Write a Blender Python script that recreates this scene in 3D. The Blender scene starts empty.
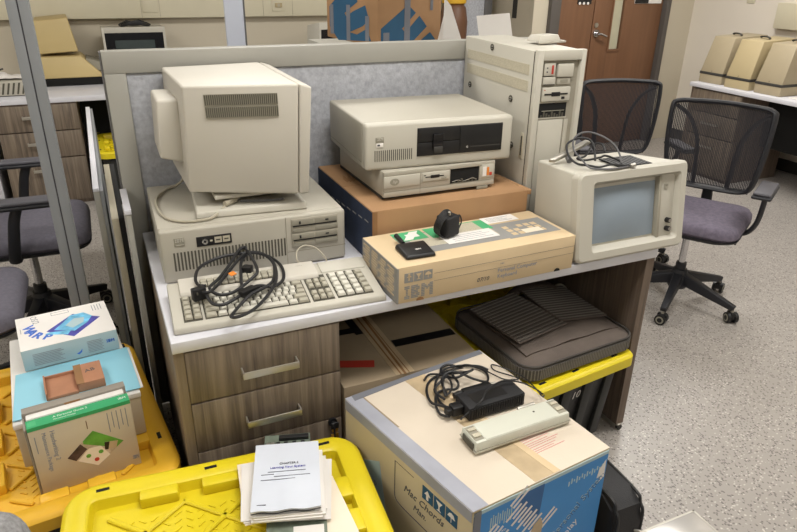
import bpy, bmesh, math, random
from mathutils import Matrix, Vector
random.seed(7)
S = bpy.context.scene
C = S.collection
PI = math.pi

# ------------------------------------------------------------------ materials
def lin(h):
    h = h.lstrip('#'); o = []
    for i in (0, 2, 4):
        c = int(h[i:i+2], 16)/255
        o.append(c/12.92 if c <= .04045 else ((c+.055)/1.055)**2.4)
    return (*o, 1)

def mat(name, col, rough=.5, metal=0, var=.06, scale=8, bump=0, bscale=200, coat=0, stretch=None, detail=3):
    m = bpy.data.materials.new(name); m.use_nodes = True
    nt = m.node_tree; N = nt.nodes; L = nt.links; b = N['Principled BSDF']
    b.inputs['Roughness'].default_value = rough; b.inputs['Metallic'].default_value = metal
    if coat: b.inputs['Coat Weight'].default_value = coat
    tc = N.new('ShaderNodeTexCoord'); mp = N.new('ShaderNodeMapping'); L.new(tc.outputs['Object'], mp.inputs[0])
    if stretch: mp.inputs['Scale'].default_value = stretch
    n = N.new('ShaderNodeTexNoise'); n.inputs['Scale'].default_value = scale; n.inputs['Detail'].default_value = detail
    L.new(mp.outputs[0], n.inputs['Vector'])
    r = N.new('ShaderNodeValToRGB'); c = lin(col) if isinstance(col, str) else col
    r.color_ramp.elements[0].position = .3; r.color_ramp.elements[1].position = .7
    r.color_ramp.elements[0].color = tuple(x*(1-var) for x in c[:3])+(1,)
    r.color_ramp.elements[1].color = tuple(min(1, x*(1+var)) for x in c[:3])+(1,)
    L.new(n.outputs[0], r.inputs[0]); L.new(r.outputs[0], b.inputs['Base Color'])
    if bump:
        n2 = N.new('ShaderNodeTexNoise'); n2.inputs['Scale'].default_value = bscale; n2.inputs['Detail'].default_value = 2
        L.new(tc.outputs['Object'], n2.inputs['Vector'])
        bp = N.new('ShaderNodeBump'); bp.inputs['Strength'].default_value = bump; bp.inputs['Distance'].default_value = .002
        L.new(n2.outputs[0], bp.inputs['Height']); L.new(bp.outputs[0], b.inputs['Normal'])
    return m

def wood(name, c1, c2, axis='z', scale=1.0):
    m = mat(name, c1, .55); nt = m.node_tree; N = nt.nodes; L = nt.links; b = N['Principled BSDF']
    tc = N.new('ShaderNodeTexCoord'); mp = N.new('ShaderNodeMapping')
    s = {'z': (55, 55, 2.2), 'x': (2.2, 55, 55), 'y': (55, 2.2, 55)}[axis]
    mp.inputs['Scale'].default_value = tuple(v*scale for v in s); L.new(tc.outputs['Object'], mp.inputs[0])
    n = N.new('ShaderNodeTexNoise'); n.inputs['Scale'].default_value = 1; n.inputs['Detail'].default_value = 7; n.inputs['Roughness'].default_value = .65
    n.inputs['Distortion'].default_value = .6
    L.new(mp.outputs[0], n.inputs['Vector'])
    r = N.new('ShaderNodeValToRGB'); r.color_ramp.elements[0].position = .33; r.color_ramp.elements[1].position = .68
    r.color_ramp.elements[0].color = lin(c1); r.color_ramp.elements[1].color = lin(c2)
    L.new(n.outputs[0], r.inputs[0]); L.new(r.outputs[0], b.inputs['Base Color'])
    return m

def floor_mat():
    m = mat('floor_vinyl', '#a09a94', .38, var=.04, scale=3); nt = m.node_tree; N = nt.nodes; L = nt.links; b = N['Principled BSDF']
    ramp = [n for n in N if n.type == 'VALTORGB'][0]
    tc = N.new('ShaderNodeTexCoord'); prev = ramp.outputs[0]
    for sc, th, col, st in ((70, .13, '#cfcac2', (1, 1.7, 1)), (85, .17, '#544f4e', (1.6, 1, 1)), (60, .12, '#6c6663', (1, 1.3, 1)), (55, .06, '#ddd8d0', (1.5, 1, 1))):
        mp = N.new('ShaderNodeMapping'); mp.inputs['Scale'].default_value = st; mp.inputs['Location'].default_value = (sc, sc*.3, 0); L.new(tc.outputs['Object'], mp.inputs[0])
        v = N.new('ShaderNodeTexVoronoi'); v.inputs['Scale'].default_value = sc; v.inputs['Randomness'].default_value = 1; L.new(mp.outputs[0], v.inputs['Vector'])
        # only some cells carry a chip
        sp = N.new('ShaderNodeSeparateColor'); L.new(v.outputs['Color'], sp.inputs[0])
        g = N.new('ShaderNodeMath'); g.operation = 'GREATER_THAN'; L.new(sp.outputs[0], g.inputs[0]); g.inputs[1].default_value = .62
        lt = N.new('ShaderNodeMath'); lt.operation = 'LESS_THAN'; L.new(v.outputs['Distance'], lt.inputs[0]); lt.inputs[1].default_value = th*2.2
        mu = N.new('ShaderNodeMath'); mu.operation = 'MULTIPLY'; L.new(g.outputs[0], mu.inputs[0]); L.new(lt.outputs[0], mu.inputs[1])
        mu2 = N.new('ShaderNodeMath'); mu2.operation = 'MULTIPLY'; L.new(mu.outputs[0], mu2.inputs[0]); mu2.inputs[1].default_value = .85
        mx = N.new('ShaderNodeMix'); mx.data_type = 'RGBA'; L.new(mu2.outputs[0], mx.inputs[0]); L.new(prev, mx.inputs[6]); mx.inputs[7].default_value = lin(col)
        prev = mx.outputs[2]
    L.new(prev, b.inputs['Base Color'])
    return m

def mesh_mat(name, col, density):
    """woven chair mesh: narrow threads with open gaps between them"""
    m = mat(name, col, .8); nt = m.node_tree; N = nt.nodes; L = nt.links; b = N['Principled BSDF']; out = N['Material Output']
    tc = N.new('ShaderNodeTexCoord'); sp = N.new('ShaderNodeSeparateXYZ'); L.new(tc.outputs['Object'], sp.inputs[0])
    def wave(o, f, th):
        a = N.new('ShaderNodeMath'); a.operation = 'MULTIPLY'; L.new(o, a.inputs[0]); a.inputs[1].default_value = f
        fr = N.new('ShaderNodeMath'); fr.operation = 'FRACT'; L.new(a.outputs[0], fr.inputs[0])
        lt = N.new('ShaderNodeMath'); lt.operation = 'LESS_THAN'; L.new(fr.outputs[0], lt.inputs[0]); lt.inputs[1].default_value = th
        return lt.outputs[0]
    a = wave(sp.outputs['X'], 130, density); c = wave(sp.outputs['Z'], 240, .35)
    mx = N.new('ShaderNodeMath'); mx.operation = 'MAXIMUM'; L.new(a, mx.inputs[0]); L.new(c, mx.inputs[1])
    tr = N.new('ShaderNodeBsdfTransparent'); ms = N.new('ShaderNodeMixShader')
    L.new(mx.outputs[0], ms.inputs[0]); L.new(tr.outputs[0], ms.inputs[1]); L.new(b.outputs[0], ms.inputs[2]); L.new(ms.outputs[0], out.inputs[0])
    return m

def fabric_panel():
    m = mat('panel_fabric', '#a6a8ae', .95, var=.17, scale=60, bump=.5, bscale=160, detail=5)
    return m

M = {}
def mk(k, *a, **kw): M[k] = mat(k, *a, **kw)
mk('beige', '#aba699', .5, var=.03, scale=4, bump=.08, bscale=900)
mk('beige_light', '#b9b5a9', .5, var=.03, scale=4)
mk('beige_panel', '#9a9587', .55, var=.03)
mk('monitor_shell', '#c3beb3', .5, var=.02, scale=3)
mk('yellowed', '#b0a07c', .5, var=.05, scale=3)
mk('yellowed_dark', '#a2957b', .5, var=.05, scale=3)
mk('aged_plastic', '#c0ab78', .5, var=.05, scale=3)
mk('key_light', '#c9c6ba', .5, var=.03)
mk('key_dark', '#a7a292', .5, var=.03)
mk('slot', '#4d4a40', .8)
mk('vent_grey', '#8d897b', .7)
mk('vent_band', '#b5ae9a', .7, var=.12, scale=300)
mk('black', '#121214', .45)
mk('black_soft', '#17171a', .7, bump=.2, bscale=500)
mk('black_gloss', '#0c0c10', .25)
mk('rubber', '#1b1b1d', .5, var=.1)
mk('charcoal', '#35332f', .7)
mk('dark_void', '#0b0b0a', .9)
mk('cardboard', '#9f7b57', .85, var=.1, scale=7, bump=.1, bscale=300)
mk('cardboard_dark', '#8d6844', .85, var=.12, scale=9)
mk('cardboard_pale', '#c9b390', .85, var=.06, scale=6, bump=.1, bscale=300)
mk('cardboard_white', '#cbbfae', .85, var=.05, scale=5, bump=.1, bscale=250)
mk('cardboard_cream', '#bfb190', .85, var=.06, scale=5)
mk('cardboard_tan', '#96866e', .85, var=.1, scale=6)
mk('blue_print', '#3f86c6', .6, var=.05, scale=6)
mk('blue_dark_print', '#2f5f94', .6)
mk('navy_side', '#26324b', .75, var=.25, scale=14)
mk('navy_print', '#22506f', .7, var=.08)
mk('grey_print', '#8b8a87', .8)
mk('grey_tape', '#9a9ca6', .5, var=.07, scale=12)
mk('grey_tape_dark', '#6f7178', .5, var=.1)
mk('clear_tape', '#b5a182', .35, var=.12, scale=20)
mk('red_tape', '#b5392c', .6, var=.06)
mk('red_ink', '#c58b85', .8)
mk('green', '#2f9a63', .5, var=.04)
mk('green_label', '#4aa873', .6)
mk('paper', '#dfdbd6', .75, var=.03)
mk('paper_blue', '#ccd1db', .55, var=.03, scale=12)
mk('paper_cream', '#e6dac6', .8, var=.04)
mk('ink', '#4a4a50', .8)
mk('ink_grey', '#8b8f98', .8)
mk('blue_folder', '#8cc4d6', .6, var=.03)
mk('kraft_brown', '#a8775a', .8, var=.08, scale=20)
mk('book_beige', '#bfb29c', .6, var=.03)
mk('slip_grey', '#8d867c', .6, var=.05)
mk('pale_blue_box', '#a9bfc4', .6, var=.06)
mk('print_purple', '#4a48a0', .5, var=.3, scale=30)
mk('print_cyan', '#6fb9dd', .5, var=.3, scale=40)
mk('print_blue', '#3d6cc8', .5)
mk('photo_green', '#5d9a3a', .5, var=.3, scale=30)
mk('photo_mix', '#b9a892', .5, var=.4, scale=40)
mk('photo_dark', '#4a3836', .5, var=.6, scale=40)
mk('yellow_tote', '#d9c51c', .42, var=.05, scale=5, bump=.15, bscale=120)
mk('yellow_tote_warm', '#dcab2a', .42, var=.06, scale=5, bump=.15, bscale=120)
mk('tote_black', '#232423', .5, var=.08)
mk('white_top', '#cfcfd5', .35, var=.03, scale=6)
mk('desk_edge', '#b9b9bd', .4, var=.02)
mk('frame_grey', '#9b9991', .45, var=.02)
mk('frame_grey_dark', '#5c5b5a', .5)
mk('post_grey', '#838689', .45, var=.03)
mk('steel', '#b9b5ac', .42, metal=.9, var=.03)
mk('chrome', '#cfcfd2', .18, metal=1, var=.02)
mk('brass', '#b8903e', .3, metal=.9)
mk('seat_purple', '#655e6c', .95, var=.18, scale=60, bump=.5, bscale=500)
mk('seat_grey', '#5d5a64', .95, var=.12, scale=70, bump=.4, bscale=500)
mk('arm_grey', '#4a494f', .6)
mk('frame_black', '#202126', .5, var=.1)
mk('wall', '#c2b9a6', .8, var=.02, scale=1.5)
mk('wall_lit', '#ddd5c8', .8, var=.02, scale=1.5)  # lighter copy of the wall colour, brightness of the right wall painted in
mk('trunking', '#cfc8b0', .5, var=.02)
mk('trunk_dark', '#a8a08c', .6)
mk('ceiling', '#d8d6d0', .9)
mk('door_wood', '#74523a', .5, var=.1, scale=3, stretch=(9, 9, .6))
mk('door_trim', '#55504c', .5)
mk('glass_pale', '#b8b49c', .25, var=.05)
mk('crt_glass', '#8a96a1', .12, var=.05, scale=5)
mk('crt_dark', '#3c4443', .12, var=.1)
mk('bag_brown', '#5c524b', .85, var=.1, scale=18, bump=.4, bscale=260)
mk('bag_rib', '#46423e', .8, var=.1)
mk('bag_rib_light', '#77726b', .8)
mk('bag_black', '#1d1d20', .6, var=.15, bump=.3, bscale=400)
mk('pcb', '#6a7467', .5, var=.3, scale=50)
mk('orange', '#d9802c', .5)
mk('cable_beige', '#a59e8c', .5)
mk('cable_grey', '#5a5a5c', .4)
mk('offwhite_plastic', '#c4c5b8', .4, var=.02)
mk('pale_panel', '#c2c7d4', .4, var=.02)
mk('jug_brown', '#6b4a35', .5, var=.1)
mk('yellow_cap', '#d8a92c', .5)
mk('knit_grey', '#7e7d7d', .95, var=.3, scale=120, bump=.8, bscale=220)
mk('hatch_metal', '#d6d3cf', .2, metal=.4, var=.06, scale=5)
mk('dust', '#cfc4a2', .9)
M['floor'] = floor_mat()
M['panel_fabric'] = fabric_panel()
M['chair_mesh'] = mesh_mat('chair_mesh', '#2c2b30', .56)
M['wood'] = wood('grey_wood_laminate', '#54493f', '#857767', 'z')
M['wood_dark'] = wood('grey_wood_laminate_dark', '#54483f', '#7c6c5e', 'z')
M['wood_edge'] = wood('wood_edge', '#6e604f', '#8c7c68', 'z')
lm = bpy.data.materials.new('lamp_diffuser'); lm.use_nodes = True
lb = lm.node_tree.nodes['Principled BSDF']; lb.inputs['Emission Color'].default_value = (1, .97, .92, 1); lb.inputs['Emission Strength'].default_value = 4
M['lamp'] = lm

# ------------------------------------------------------------------ mesh builder
def frame(o, ex, ey):
    ex = Vector(ex).normalized(); ey = Vector(ey); ey = (ey-ex*ey.dot(ex)).normalized(); ez = ex.cross(ey)
    m = Matrix((ex, ey, ez)).transposed().to_4x4(); m.translation = Vector(o); return m
def T(x=0, y=0, z=0): return Matrix.Translation((x, y, z))
def RX(a): return Matrix.Rotation(a, 4, 'X')
def RY(a): return Matrix.Rotation(a, 4, 'Y')
def RZ(a): return Matrix.Rotation(a, 4, 'Z')

class G:
    def __init__(s): s.bm = bmesh.new(); s.m = []; s.dx = s.dz = 0
    def off(s, x, z): s.dx, s.dz = x, z; return s
    def mi(s, k):
        if k not in s.m: s.m.append(k)
        return s.m.index(k)
    def add(s, tb, k, X=None, mats=None):
        i = s.mi(k)
        for f in tb.faces: f.material_index = i if mats is None else s.mi(mats[f.material_index])
        if X is not None: bmesh.ops.transform(tb, matrix=X, verts=tb.verts)
        if s.dx or s.dz: bmesh.ops.translate(tb, vec=(s.dx, 0, s.dz), verts=tb.verts)
        bmesh.ops.recalc_face_normals(tb, faces=tb.faces)
        me = bpy.data.meshes.new('t'); tb.to_mesh(me); tb.free(); s.bm.from_mesh(me); bpy.data.meshes.remove(me)
        return s
    def box(s, x0, x1, y0, y1, z0, z1, k, bev=0, seg=2, X=None, taper=None):
        tb = bmesh.new(); bmesh.ops.create_cube(tb, size=1)
        for v in tb.verts:
            top = v.co.z > 0
            fx = fy = 1
            if taper and top: fx, fy = taper
            v.co = Vector(((x0+x1)/2+v.co.x*(x1-x0)*fx, (y0+y1)/2+v.co.y*(y1-y0)*fy, (z0+z1)/2+v.co.z*(z1-z0)))
        if bev: bmesh.ops.bevel(tb, geom=tb.edges[:], offset=min(bev, .49*min(abs(x1-x0), abs(y1-y0), abs(z1-z0))), segments=seg, affect='EDGES', profile=.5)
        return s.add(tb, k, X)
    def hull(s, pts, k, bev=0, seg=2, X=None):
        """8 corners: bottom 4 (ccw) then top 4"""
        tb = bmesh.new(); v = [tb.verts.new(p) for p in pts]
        for f in ((0, 3, 2, 1), (4, 5, 6, 7), (0, 1, 5, 4), (1, 2, 6, 5), (2, 3, 7, 6), (3, 0, 4, 7)): tb.faces.new([v[i] for i in f])
        if bev: bmesh.ops.bevel(tb, geom=tb.edges[:], offset=bev, segments=seg, affect='EDGES', profile=.5)
        return s.add(tb, k, X)
    def prism(s, poly, h0, h1, k, X=None, bev=0, seg=2):
        """polygon in xy extruded from z=h0 to h1"""
        tb = bmesh.new(); a = [tb.verts.new((x, y, h0)) for x, y in poly]; b = [tb.verts.new((x, y, h1)) for x, y in poly]
        n = len(poly); tb.faces.new(a[::-1]); tb.faces.new(b)
        for i in range(n): tb.faces.new((a[i], a[(i+1) % n], b[(i+1) % n], b[i]))
        if bev: bmesh.ops.bevel(tb, geom=[e for e in tb.edges if (e.verts[0].co.z > (h0+h1)/2) == (e.verts[1].co.z > (h0+h1)/2)], offset=bev, segments=seg, affect='EDGES')
        return s.add(tb, k, X)
    def cyl(s, p0, p1, r0, k, r1=None, seg=16, X=None):
        r1 = r0 if r1 is None else r1
        p0 = Vector(p0); p1 = Vector(p1); d = p1-p0; tb = bmesh.new()
        bmesh.ops.create_cone(tb, cap_ends=True, segments=seg, radius1=r0, radius2=r1, depth=d.length)
        q = Vector((0, 0, 1)).rotation_difference(d.normalized()).to_matrix().to_4x4(); q.translation = (p0+p1)/2
        bmesh.ops.transform(tb, matrix=q, verts=tb.verts)
        return s.add(tb, k, X)
    def lathe(s, prof, k, seg=24, X=None):
        tb = bmesh.new(); rings = []
        for r, z in prof: rings.append([tb.verts.new((r*math.cos(2*PI*i/seg), r*math.sin(2*PI*i/seg), z)) for i in range(seg)])
        for a, b in zip(rings, rings[1:]):
            for i in range(seg): tb.faces.new((a[i], a[(i+1) % seg], b[(i+1) % seg], b[i]))
        tb.faces.new(rings[0][::-1]); tb.faces.new(rings[-1])
        return s.add(tb, k, X)
    def tube(s, pts, r, k, sub=6, seg=8, X=None, closed=False):
        P = [Vector(p) for p in pts]; Q = []
        n = len(P)
        if n > 2 and sub > 1:
            for i in range(n-1):
                a, b, c, d = P[max(i-1, 0)], P[i], P[i+1], P[min(i+2, n-1)]
                for j in range(sub):
                    t = j/sub
                    Q.append(.5*((2*b)+(-a+c)*t+(2*a-5*b+4*c-d)*t*t+(-a+3*b-3*c+d)*t**3))
            Q.append(P[-1])
        else: Q = P
        rr = r if callable(r) else (lambda t: r)
        tb = bmesh.new(); rings = []; up = Vector((0, 0, 1)); N = len(Q)
        prevn = None
        for i, q in enumerate(Q):
            t = (Q[min(i+1, N-1)]-Q[max(i-1, 0)]).normalized()
            if prevn is None:
                nn = t.cross(up); nn = nn if nn.length > .05 else t.cross(Vector((1, 0, 0)))
            else: nn = prevn-t*prevn.dot(t)
            nn.normalize(); prevn = nn; bb = t.cross(nn); ra = rr(i/(N-1))
            rx, ry = ra if isinstance(ra, tuple) else (ra, ra)
            rings.append([tb.verts.new(q+nn*(rx*math.cos(2*PI*j/seg))+bb*(ry*math.sin(2*PI*j/seg))) for j in range(seg)])
        for a, b in zip(rings, rings[1:]):
            for i in range(seg): tb.faces.new((a[i], a[(i+1) % seg], b[(i+1) % seg], b[i]))
        tb.faces.new(rings[0][::-1]); tb.faces.new(rings[-1])
        return s.add(tb, k, X)
    def grid(s, fn, nu, nv, k, thick=0, X=None):
        tb = bmesh.new(); V = [[tb.verts.new(fn(i/nu, j/nv)) for j in range(nv+1)] for i in range(nu+1)]
        for i in range(nu):
            for j in range(nv): tb.faces.new((V[i][j], V[i+1][j], V[i+1][j+1], V[i][j+1]))
        if thick:
            bmesh.ops.recalc_face_normals(tb, faces=tb.faces)
            bmesh.ops.solidify(tb, geom=tb.faces[:], thickness=thick)
        return s.add(tb, k, X)
    def text(s, st, size, k, X, ext=.0006, align='LEFT', shear=0, bold=0):
        cu = bpy.data.curves.new('txt', 'FONT'); cu.body = st; cu.size = size; cu.extrude = ext; cu.align_x = align; cu.shear = shear; cu.offset = bold
        cu.resolution_u = 2
        o = bpy.data.objects.new('txt', cu); C.objects.link(o); bpy.context.view_layer.update()
        me = bpy.data.meshes.new_from_object(o.evaluated_get(bpy.context.evaluated_depsgraph_get()))
        bpy.data.objects.remove(o); bpy.data.curves.remove(cu)
        tb = bmesh.new(); tb.from_mesh(me); bpy.data.meshes.remove(me)
        return s.add(tb, k, X)
    def logo(s, w, h, k, X, ext=.0008):
        """eight-bar striped letters"""
        I = ['111', '111', '.1.', '.1.', '.1.', '.1.', '111', '111']
        B = ['11110', '11111', '11.11', '1111.', '1111.', '11.11', '11111', '1111.']
        Mm = ['11...11', '111.111', '1111111', '11.1.11', '11...11', '11...11', '11...11', '11...11']
        u = w/17.0; y = h; rh = h/8
        for r in range(8):
            row = I[r]+'.'+B[r].replace('0', '.')+'.'+Mm[r]; i = 0
            while i < len(row):
                if row[i] == '1':
                    j = i
                    while j < len(row) and row[j] == '1': j += 1
                    s.box(i*u, j*u, y-rh*.68, y, 0, ext, k, X=X); i = j
                else: i += 1
            y -= rh
        return s
    def build(s, name, parent=None, smooth=35, loc=None, rotz=0):
        me = bpy.data.meshes.new(name); s.bm.to_mesh(me); s.bm.free()
        for k in s.m: me.materials.append(M[k])
        me.shade_smooth() if hasattr(me, 'shade_smooth') else None
        try: me.set_sharp_from_angle(angle=math.radians(smooth))
        except Exception: pass
        o = bpy.data.objects.new(name, me); C.objects.link(o)
        if parent: o.parent = parent
        if loc: o.location = loc
        if rotz: o.rotation_euler.z = rotz
        return o

def tag(o, label, cat, group=None):
    o['label'] = label; o['category'] = cat
    if group: o['group'] = group
    return o
def thing(name, label, cat, loc=(0, 0, 0), rotz=0, group=None):
    o = bpy.data.objects.new(name, None); C.objects.link(o); o.empty_display_size = .1
    o.location = loc; o.rotation_euler = (0, 0, rotz)
    return tag(o, label, cat, group)
def struct(name, g): o = g.build(name); o['kind'] = 'structure'; return o
def copy_tree(o, parent=None):
    c = o.copy(); C.objects.link(c); c.parent = parent
    for ch in list(o.children): copy_tree(ch, c)
    return c
def FF(x=0, y=0, z=0):
    """frame on a front face: local x right, local y up, normal toward -Y"""
    return frame((x, y, z), (1, 0, 0), (0, 0, 1))

ZD = .742
# ------------------------------------------------------------------ the room
g = G(); g.box(-3.2, 5.4, -4.2, 4.5, -.05, 0, 'floor'); struct('floor', g)
g = G(); g.box(-3.2, 5.4, -4.2, 4.5, 2.7, 2.75, 'ceiling'); struct('ceiling', g)
g = G(); g.box(-3.2, 3.47, 4.4, 4.5, 0, 2.7, 'wall'); struct('wall_back', g)
g = G(); g.box(3.47, 3.53, 3.631, 4.45, 0, 2.7, 'wall'); struct('wall_jog', g)
g = G()
g.box(3.47, 3.62, 3.55, 3.63, 0, 2.7, 'wall'); g.box(4.98, 5.4, 3.55, 3.63, 0, 2.7, 'wall'); g.box(3.62, 4.98, 3.55, 3.63, 2.14, 2.7, 'wall')
struct('wall_door_side', g)
g = G(); g.box(5.32, 5.4, -4.2, 3.55, 0, 2.7, 'wall_lit'); struct('wall_right', g)
g = G(); g.box(-3.25, -3.2, -4.2, 4.5, 0, 2.7, 'wall'); struct('wall_left', g)
g = G(); g.box(-3.2, 5.4, -4.25, -4.2, 0, 2.7, 'wall'); struct('wall_front', g)
g = G(); g.box(5.305, 5.32, -4.2, 3.55, 0, .1, 'charcoal'); struct('baseboard_right', g)
g = G(); g.box(-3.2, 3.47, 4.385, 4.4, 0, .1, 'charcoal'); struct('baseboard_back', g)
# door frame and two leaves
g = G(); g.box(3.62, 3.72, 3.50, 3.64, 0, 2.14, 'door_trim', .006); g.box(4.93, 4.985, 3.50, 3.64, 0, 2.14, 'door_trim', .006); g.box(3.72, 4.93, 3.50, 3.64, 2.08, 2.14, 'door_trim', .006)
struct('trim_1', g)
d = G(); d.box(3.722, 4.122, 3.555, 3.6, .01, 2.08, 'door_wood', .002); d1 = d.build('door_1'); d1['kind'] = 'structure'
d = G()
d.box(4.132, 4.34, 3.555, 3.6, .01, 2.08, 'door_wood', .002); d.box(4.47, 4.928, 3.555, 3.6, .01, 2.08, 'door_wood', .002)
d.box(4.34, 4.47, 3.555, 3.6, .01, .90, 'door_wood'); d.box(4.34, 4.47, 3.555, 3.6, 1.78, 2.08, 'door_wood')
d2 = d.build('door_2'); d2['kind'] = 'structure'
g = G(); g.box(4.33, 4.345, 3.545, 3.556, .885, 1.80, 'door_wood'); g.box(4.463, 4.478, 3.545, 3.556, .885, 1.80, 'door_wood'); g.box(4.345, 4.463, 3.545, 3.556, .885, .905, 'door_wood'); g.box(4.345, 4.463, 3.545, 3.556, 1.78, 1.80, 'door_wood'); g.build('glazing_bead', d2)
g = G(); g.box(4.345, 4.463, 3.575, 3.58, .905, 1.78, 'glass_pale'); g.build('glass_pane', d2)
g = G(); g.cyl((4.175, 3.555, 1.05), (4.175, 3.54, 1.05), .032, 'chrome', seg=24); g.cyl((4.175, 3.54, 1.05), (4.175, 3.50, 1.05), .012, 'chrome')
g.tube([(4.175, 3.50, 1.05), (4.20, 3.495, 1.045), (4.26, 3.50, 1.025)], .011, 'chrome'); g.build('door_handle', d2)
g = G(); g.cyl((4.17, 3.555, 1.12), (4.17, 3.545, 1.12), .02, 'steel', seg=20); g.build('lock_cylinder', d2)
g = G(); g.box(3.93, 4.08, 3.548, 3.554, 1.30, 1.55, 'black')
for i in range(3): g.cyl((3.95+i*.045, 3.547, 1.305), (3.95+i*.045, 3.543, 1.305), .012, 'paper', seg=10)
tag(g.build('door_sign'), 'black sign with white dots on the left brown door leaf', 'sign')
g = G(); g.box(4.58, 4.90, 3.548, 3.554, 1.30, 1.6, 'paper'); g.box(4.58, 4.74, 3.545, 3.548, 1.302, 1.38, 'black')
tag(g.build('door_notice'), 'white notice with a black band on the right door leaf beside its window', 'sign')
# wall trunking
def trunk(label, x0, x1, y0, y1, z0, joint, axis):
    t = thing('cable_trunking', label, 'trunking', ((x0+x1)/2, (y0+y1)/2, z0)); ox, oy = -(x0+x1)/2, -(y0+y1)/2
    g = G(); g.box(x0+ox, x1+ox, y0+oy, y1+oy, 0, .2, 'trunking', .004); g.build('cover', t)
    for q in joint:
        g = G()
        if axis == 'x': g.box(q+ox, q+.003+ox, y0+oy-.002, y0+oy+.001, .005, .195, 'trunk_dark')
        else: g.box(x0+ox-.002, x0+ox+.001, q+oy, q+.003+oy, .005, .195, 'trunk_dark')
        g.build('joint', t)
    return t
tk = trunk('cream cable trunking running along the far wall above the long white worktop', -3.19, 3.46, 4.32, 4.399, 1.18, (.355, .49, 1.31, 1.56), 'x')
for n, x in (('outlet_plate', 1.44), ('outlet_plate', .42), ('outlet_plate', -.83)):
    g = G(); g.box(x-.055, x+.055, -.046, -.0395, .04, .16, 'trunking', .003); o = g.build(n, tk); o.location.x = -.135
    if x == 1.44:
        h = G(); h.box(x-.03, x+.03, -.054, -.046, .07, .105, 'yellowed', .002); h.box(x-.01, x+.01, -.056, -.05, .075, .10, 'trunk_dark'); h.build('outlet', o)
    elif x < 0:
        h = G(); h.cyl((x, -.046, .06), (x, -.075, .06), .022, 'black'); h.build('plug', o)
trunk('cream cable trunking on the right wall above the three beige computers', 5.25, 5.3195, -3.5, 2.6, 1.15, (), 'y')
g = G(); g.box(5.312, 5.3195, 2.88, 2.96, 1.33, 1.45, 'trunking', .003); g.box(5.308, 5.313, 2.91, 2.93, 1.37, 1.41, 'trunking')
tag(g.build('light_switch'), 'cream switch plate on the right wall above the beige computers', 'switch')
g = G(); g.box(3.466, 3.4695, 3.80, 3.87, 1.17, 1.5, 'charcoal', .002)
tag(g.build('switch_plate'), 'dark narrow switch plate on the wall return left of the doors', 'switch')
# ceiling lights
first = None
for i, (x, y) in enumerate([(-1.7, -2.8), (.7, -2.8), (3.1, -2.8), (-1.7, -.4), (.7, -.4), (3.1, -.4), (-1.7, 2.0), (.7, 2.0), (3.6, 2.0)]):
    if first is None:
        r = thing('ceiling_light', 'recessed rectangular ceiling light panel above the room', 'light', (x, y, 2.7), 0, 'recessed ceiling light panels')
        g = G(); g.box(-.62, .62, -.32, .32, -.02, 0, 'ceiling', .003); g.build('housing', r)
        g = G(); g.box(-.58, .58, -.28, .28, -.026, -.0205, 'lamp'); g.build('diffuser', r); first = r
    else:
        r = copy_tree(first); r.location = (x, y, 2.7)

# ------------------------------------------------------------------ the main desk
dk = thing('desk', 'grey wood desk with a white worktop carrying the old computers', 'desk', (0, 0, 0))
g = G(); g.box(0, 1.55, 0, .785, ZD-.031, ZD, 'white_top', .002)
g.build('worktop', dk)
g = G(); g.box(.001, .026, .004, .78, .012, ZD-.0315, 'wood_edge'); g.build('side_panel', dk)
g = G(); g.box(1.512, 1.545, .004, .78, .03, ZD-.0315, 'wood_dark'); g.build('side_panel', dk)
g = G(); g.box(1.518, 1.538, .0, .78, .0, .03, 'steel', .004); g.cyl((1.528, .01, .015), (1.528, .0, .015), .012, 'black'); g.build('foot_rail', dk)
g = G(); g.box(.43, 1.512, .74, .758, .3, ZD-.0315, 'wood_dark'); g.build('back_panel', dk)
g = G(); g.box(.6, .66, .1, .7, ZD-.07, ZD-.0315, 'steel'); g.build('support_rail', dk)
g = G(); g.box(1.05, 1.11, .2, .7, ZD-.07, ZD-.0315, 'steel'); g.build('support_rail', dk)
cb = thing('drawer_cabinet', 'grey wood three-drawer cabinet with bar handles under the left of the desk', 'cabinet', (.027, 0, 0))
g = G(); g.box(.0, .403, .022, .6, .02, .7095, 'wood_dark'); g.build('body', cb)
for (z0, z1, hz, km) in ((.556, .707, .612, 'steel'), (.4, .551, .458, 'brass'), (.03, .395, .3, 'steel')):
    g = G(); g.box(.0, .402, .002, .022, z0, z1, 'wood', .001); dr = g.build('drawer', cb)
    g = G(); g.box(.132, .28, -.028, -.024, hz, hz+.02, 'steel', .001); g.box(.132, .136, -.026, .002, hz+.002, hz+.02, 'steel'); g.box(.276, .28, -.026, .002, hz+.002, hz+.02, 'steel'); h = g.build('handle', dr)
    if km == 'brass': h['label'] = 'handle with a yellow reflection'
g = G(); g.cyl((.374, .002, .388), (.374, -.006, .388), .013, 'black', seg=20); g.cyl((.374, -.006, .388), (.374, -.018, .388), .007, 'black')
g.box(.362, .386, -.024, -.018, .378, .4, 'black', .003); g.build('lock', cb)
g = G(); g.box(.370, .374, -.026, -.012, .345, .384, 'black'); g.box(.362, .385, -.022, -.019, .335, .362, 'brass', .001); g.cyl((.374, -.022, .375), (.374, -.018, .375), .01, 'brass', seg=14)
k = tag(g.build('key_set'), 'black headed key with a brass tag hanging in the cabinet lock', 'keys'); k.location = (.027, 0, 0)

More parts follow.
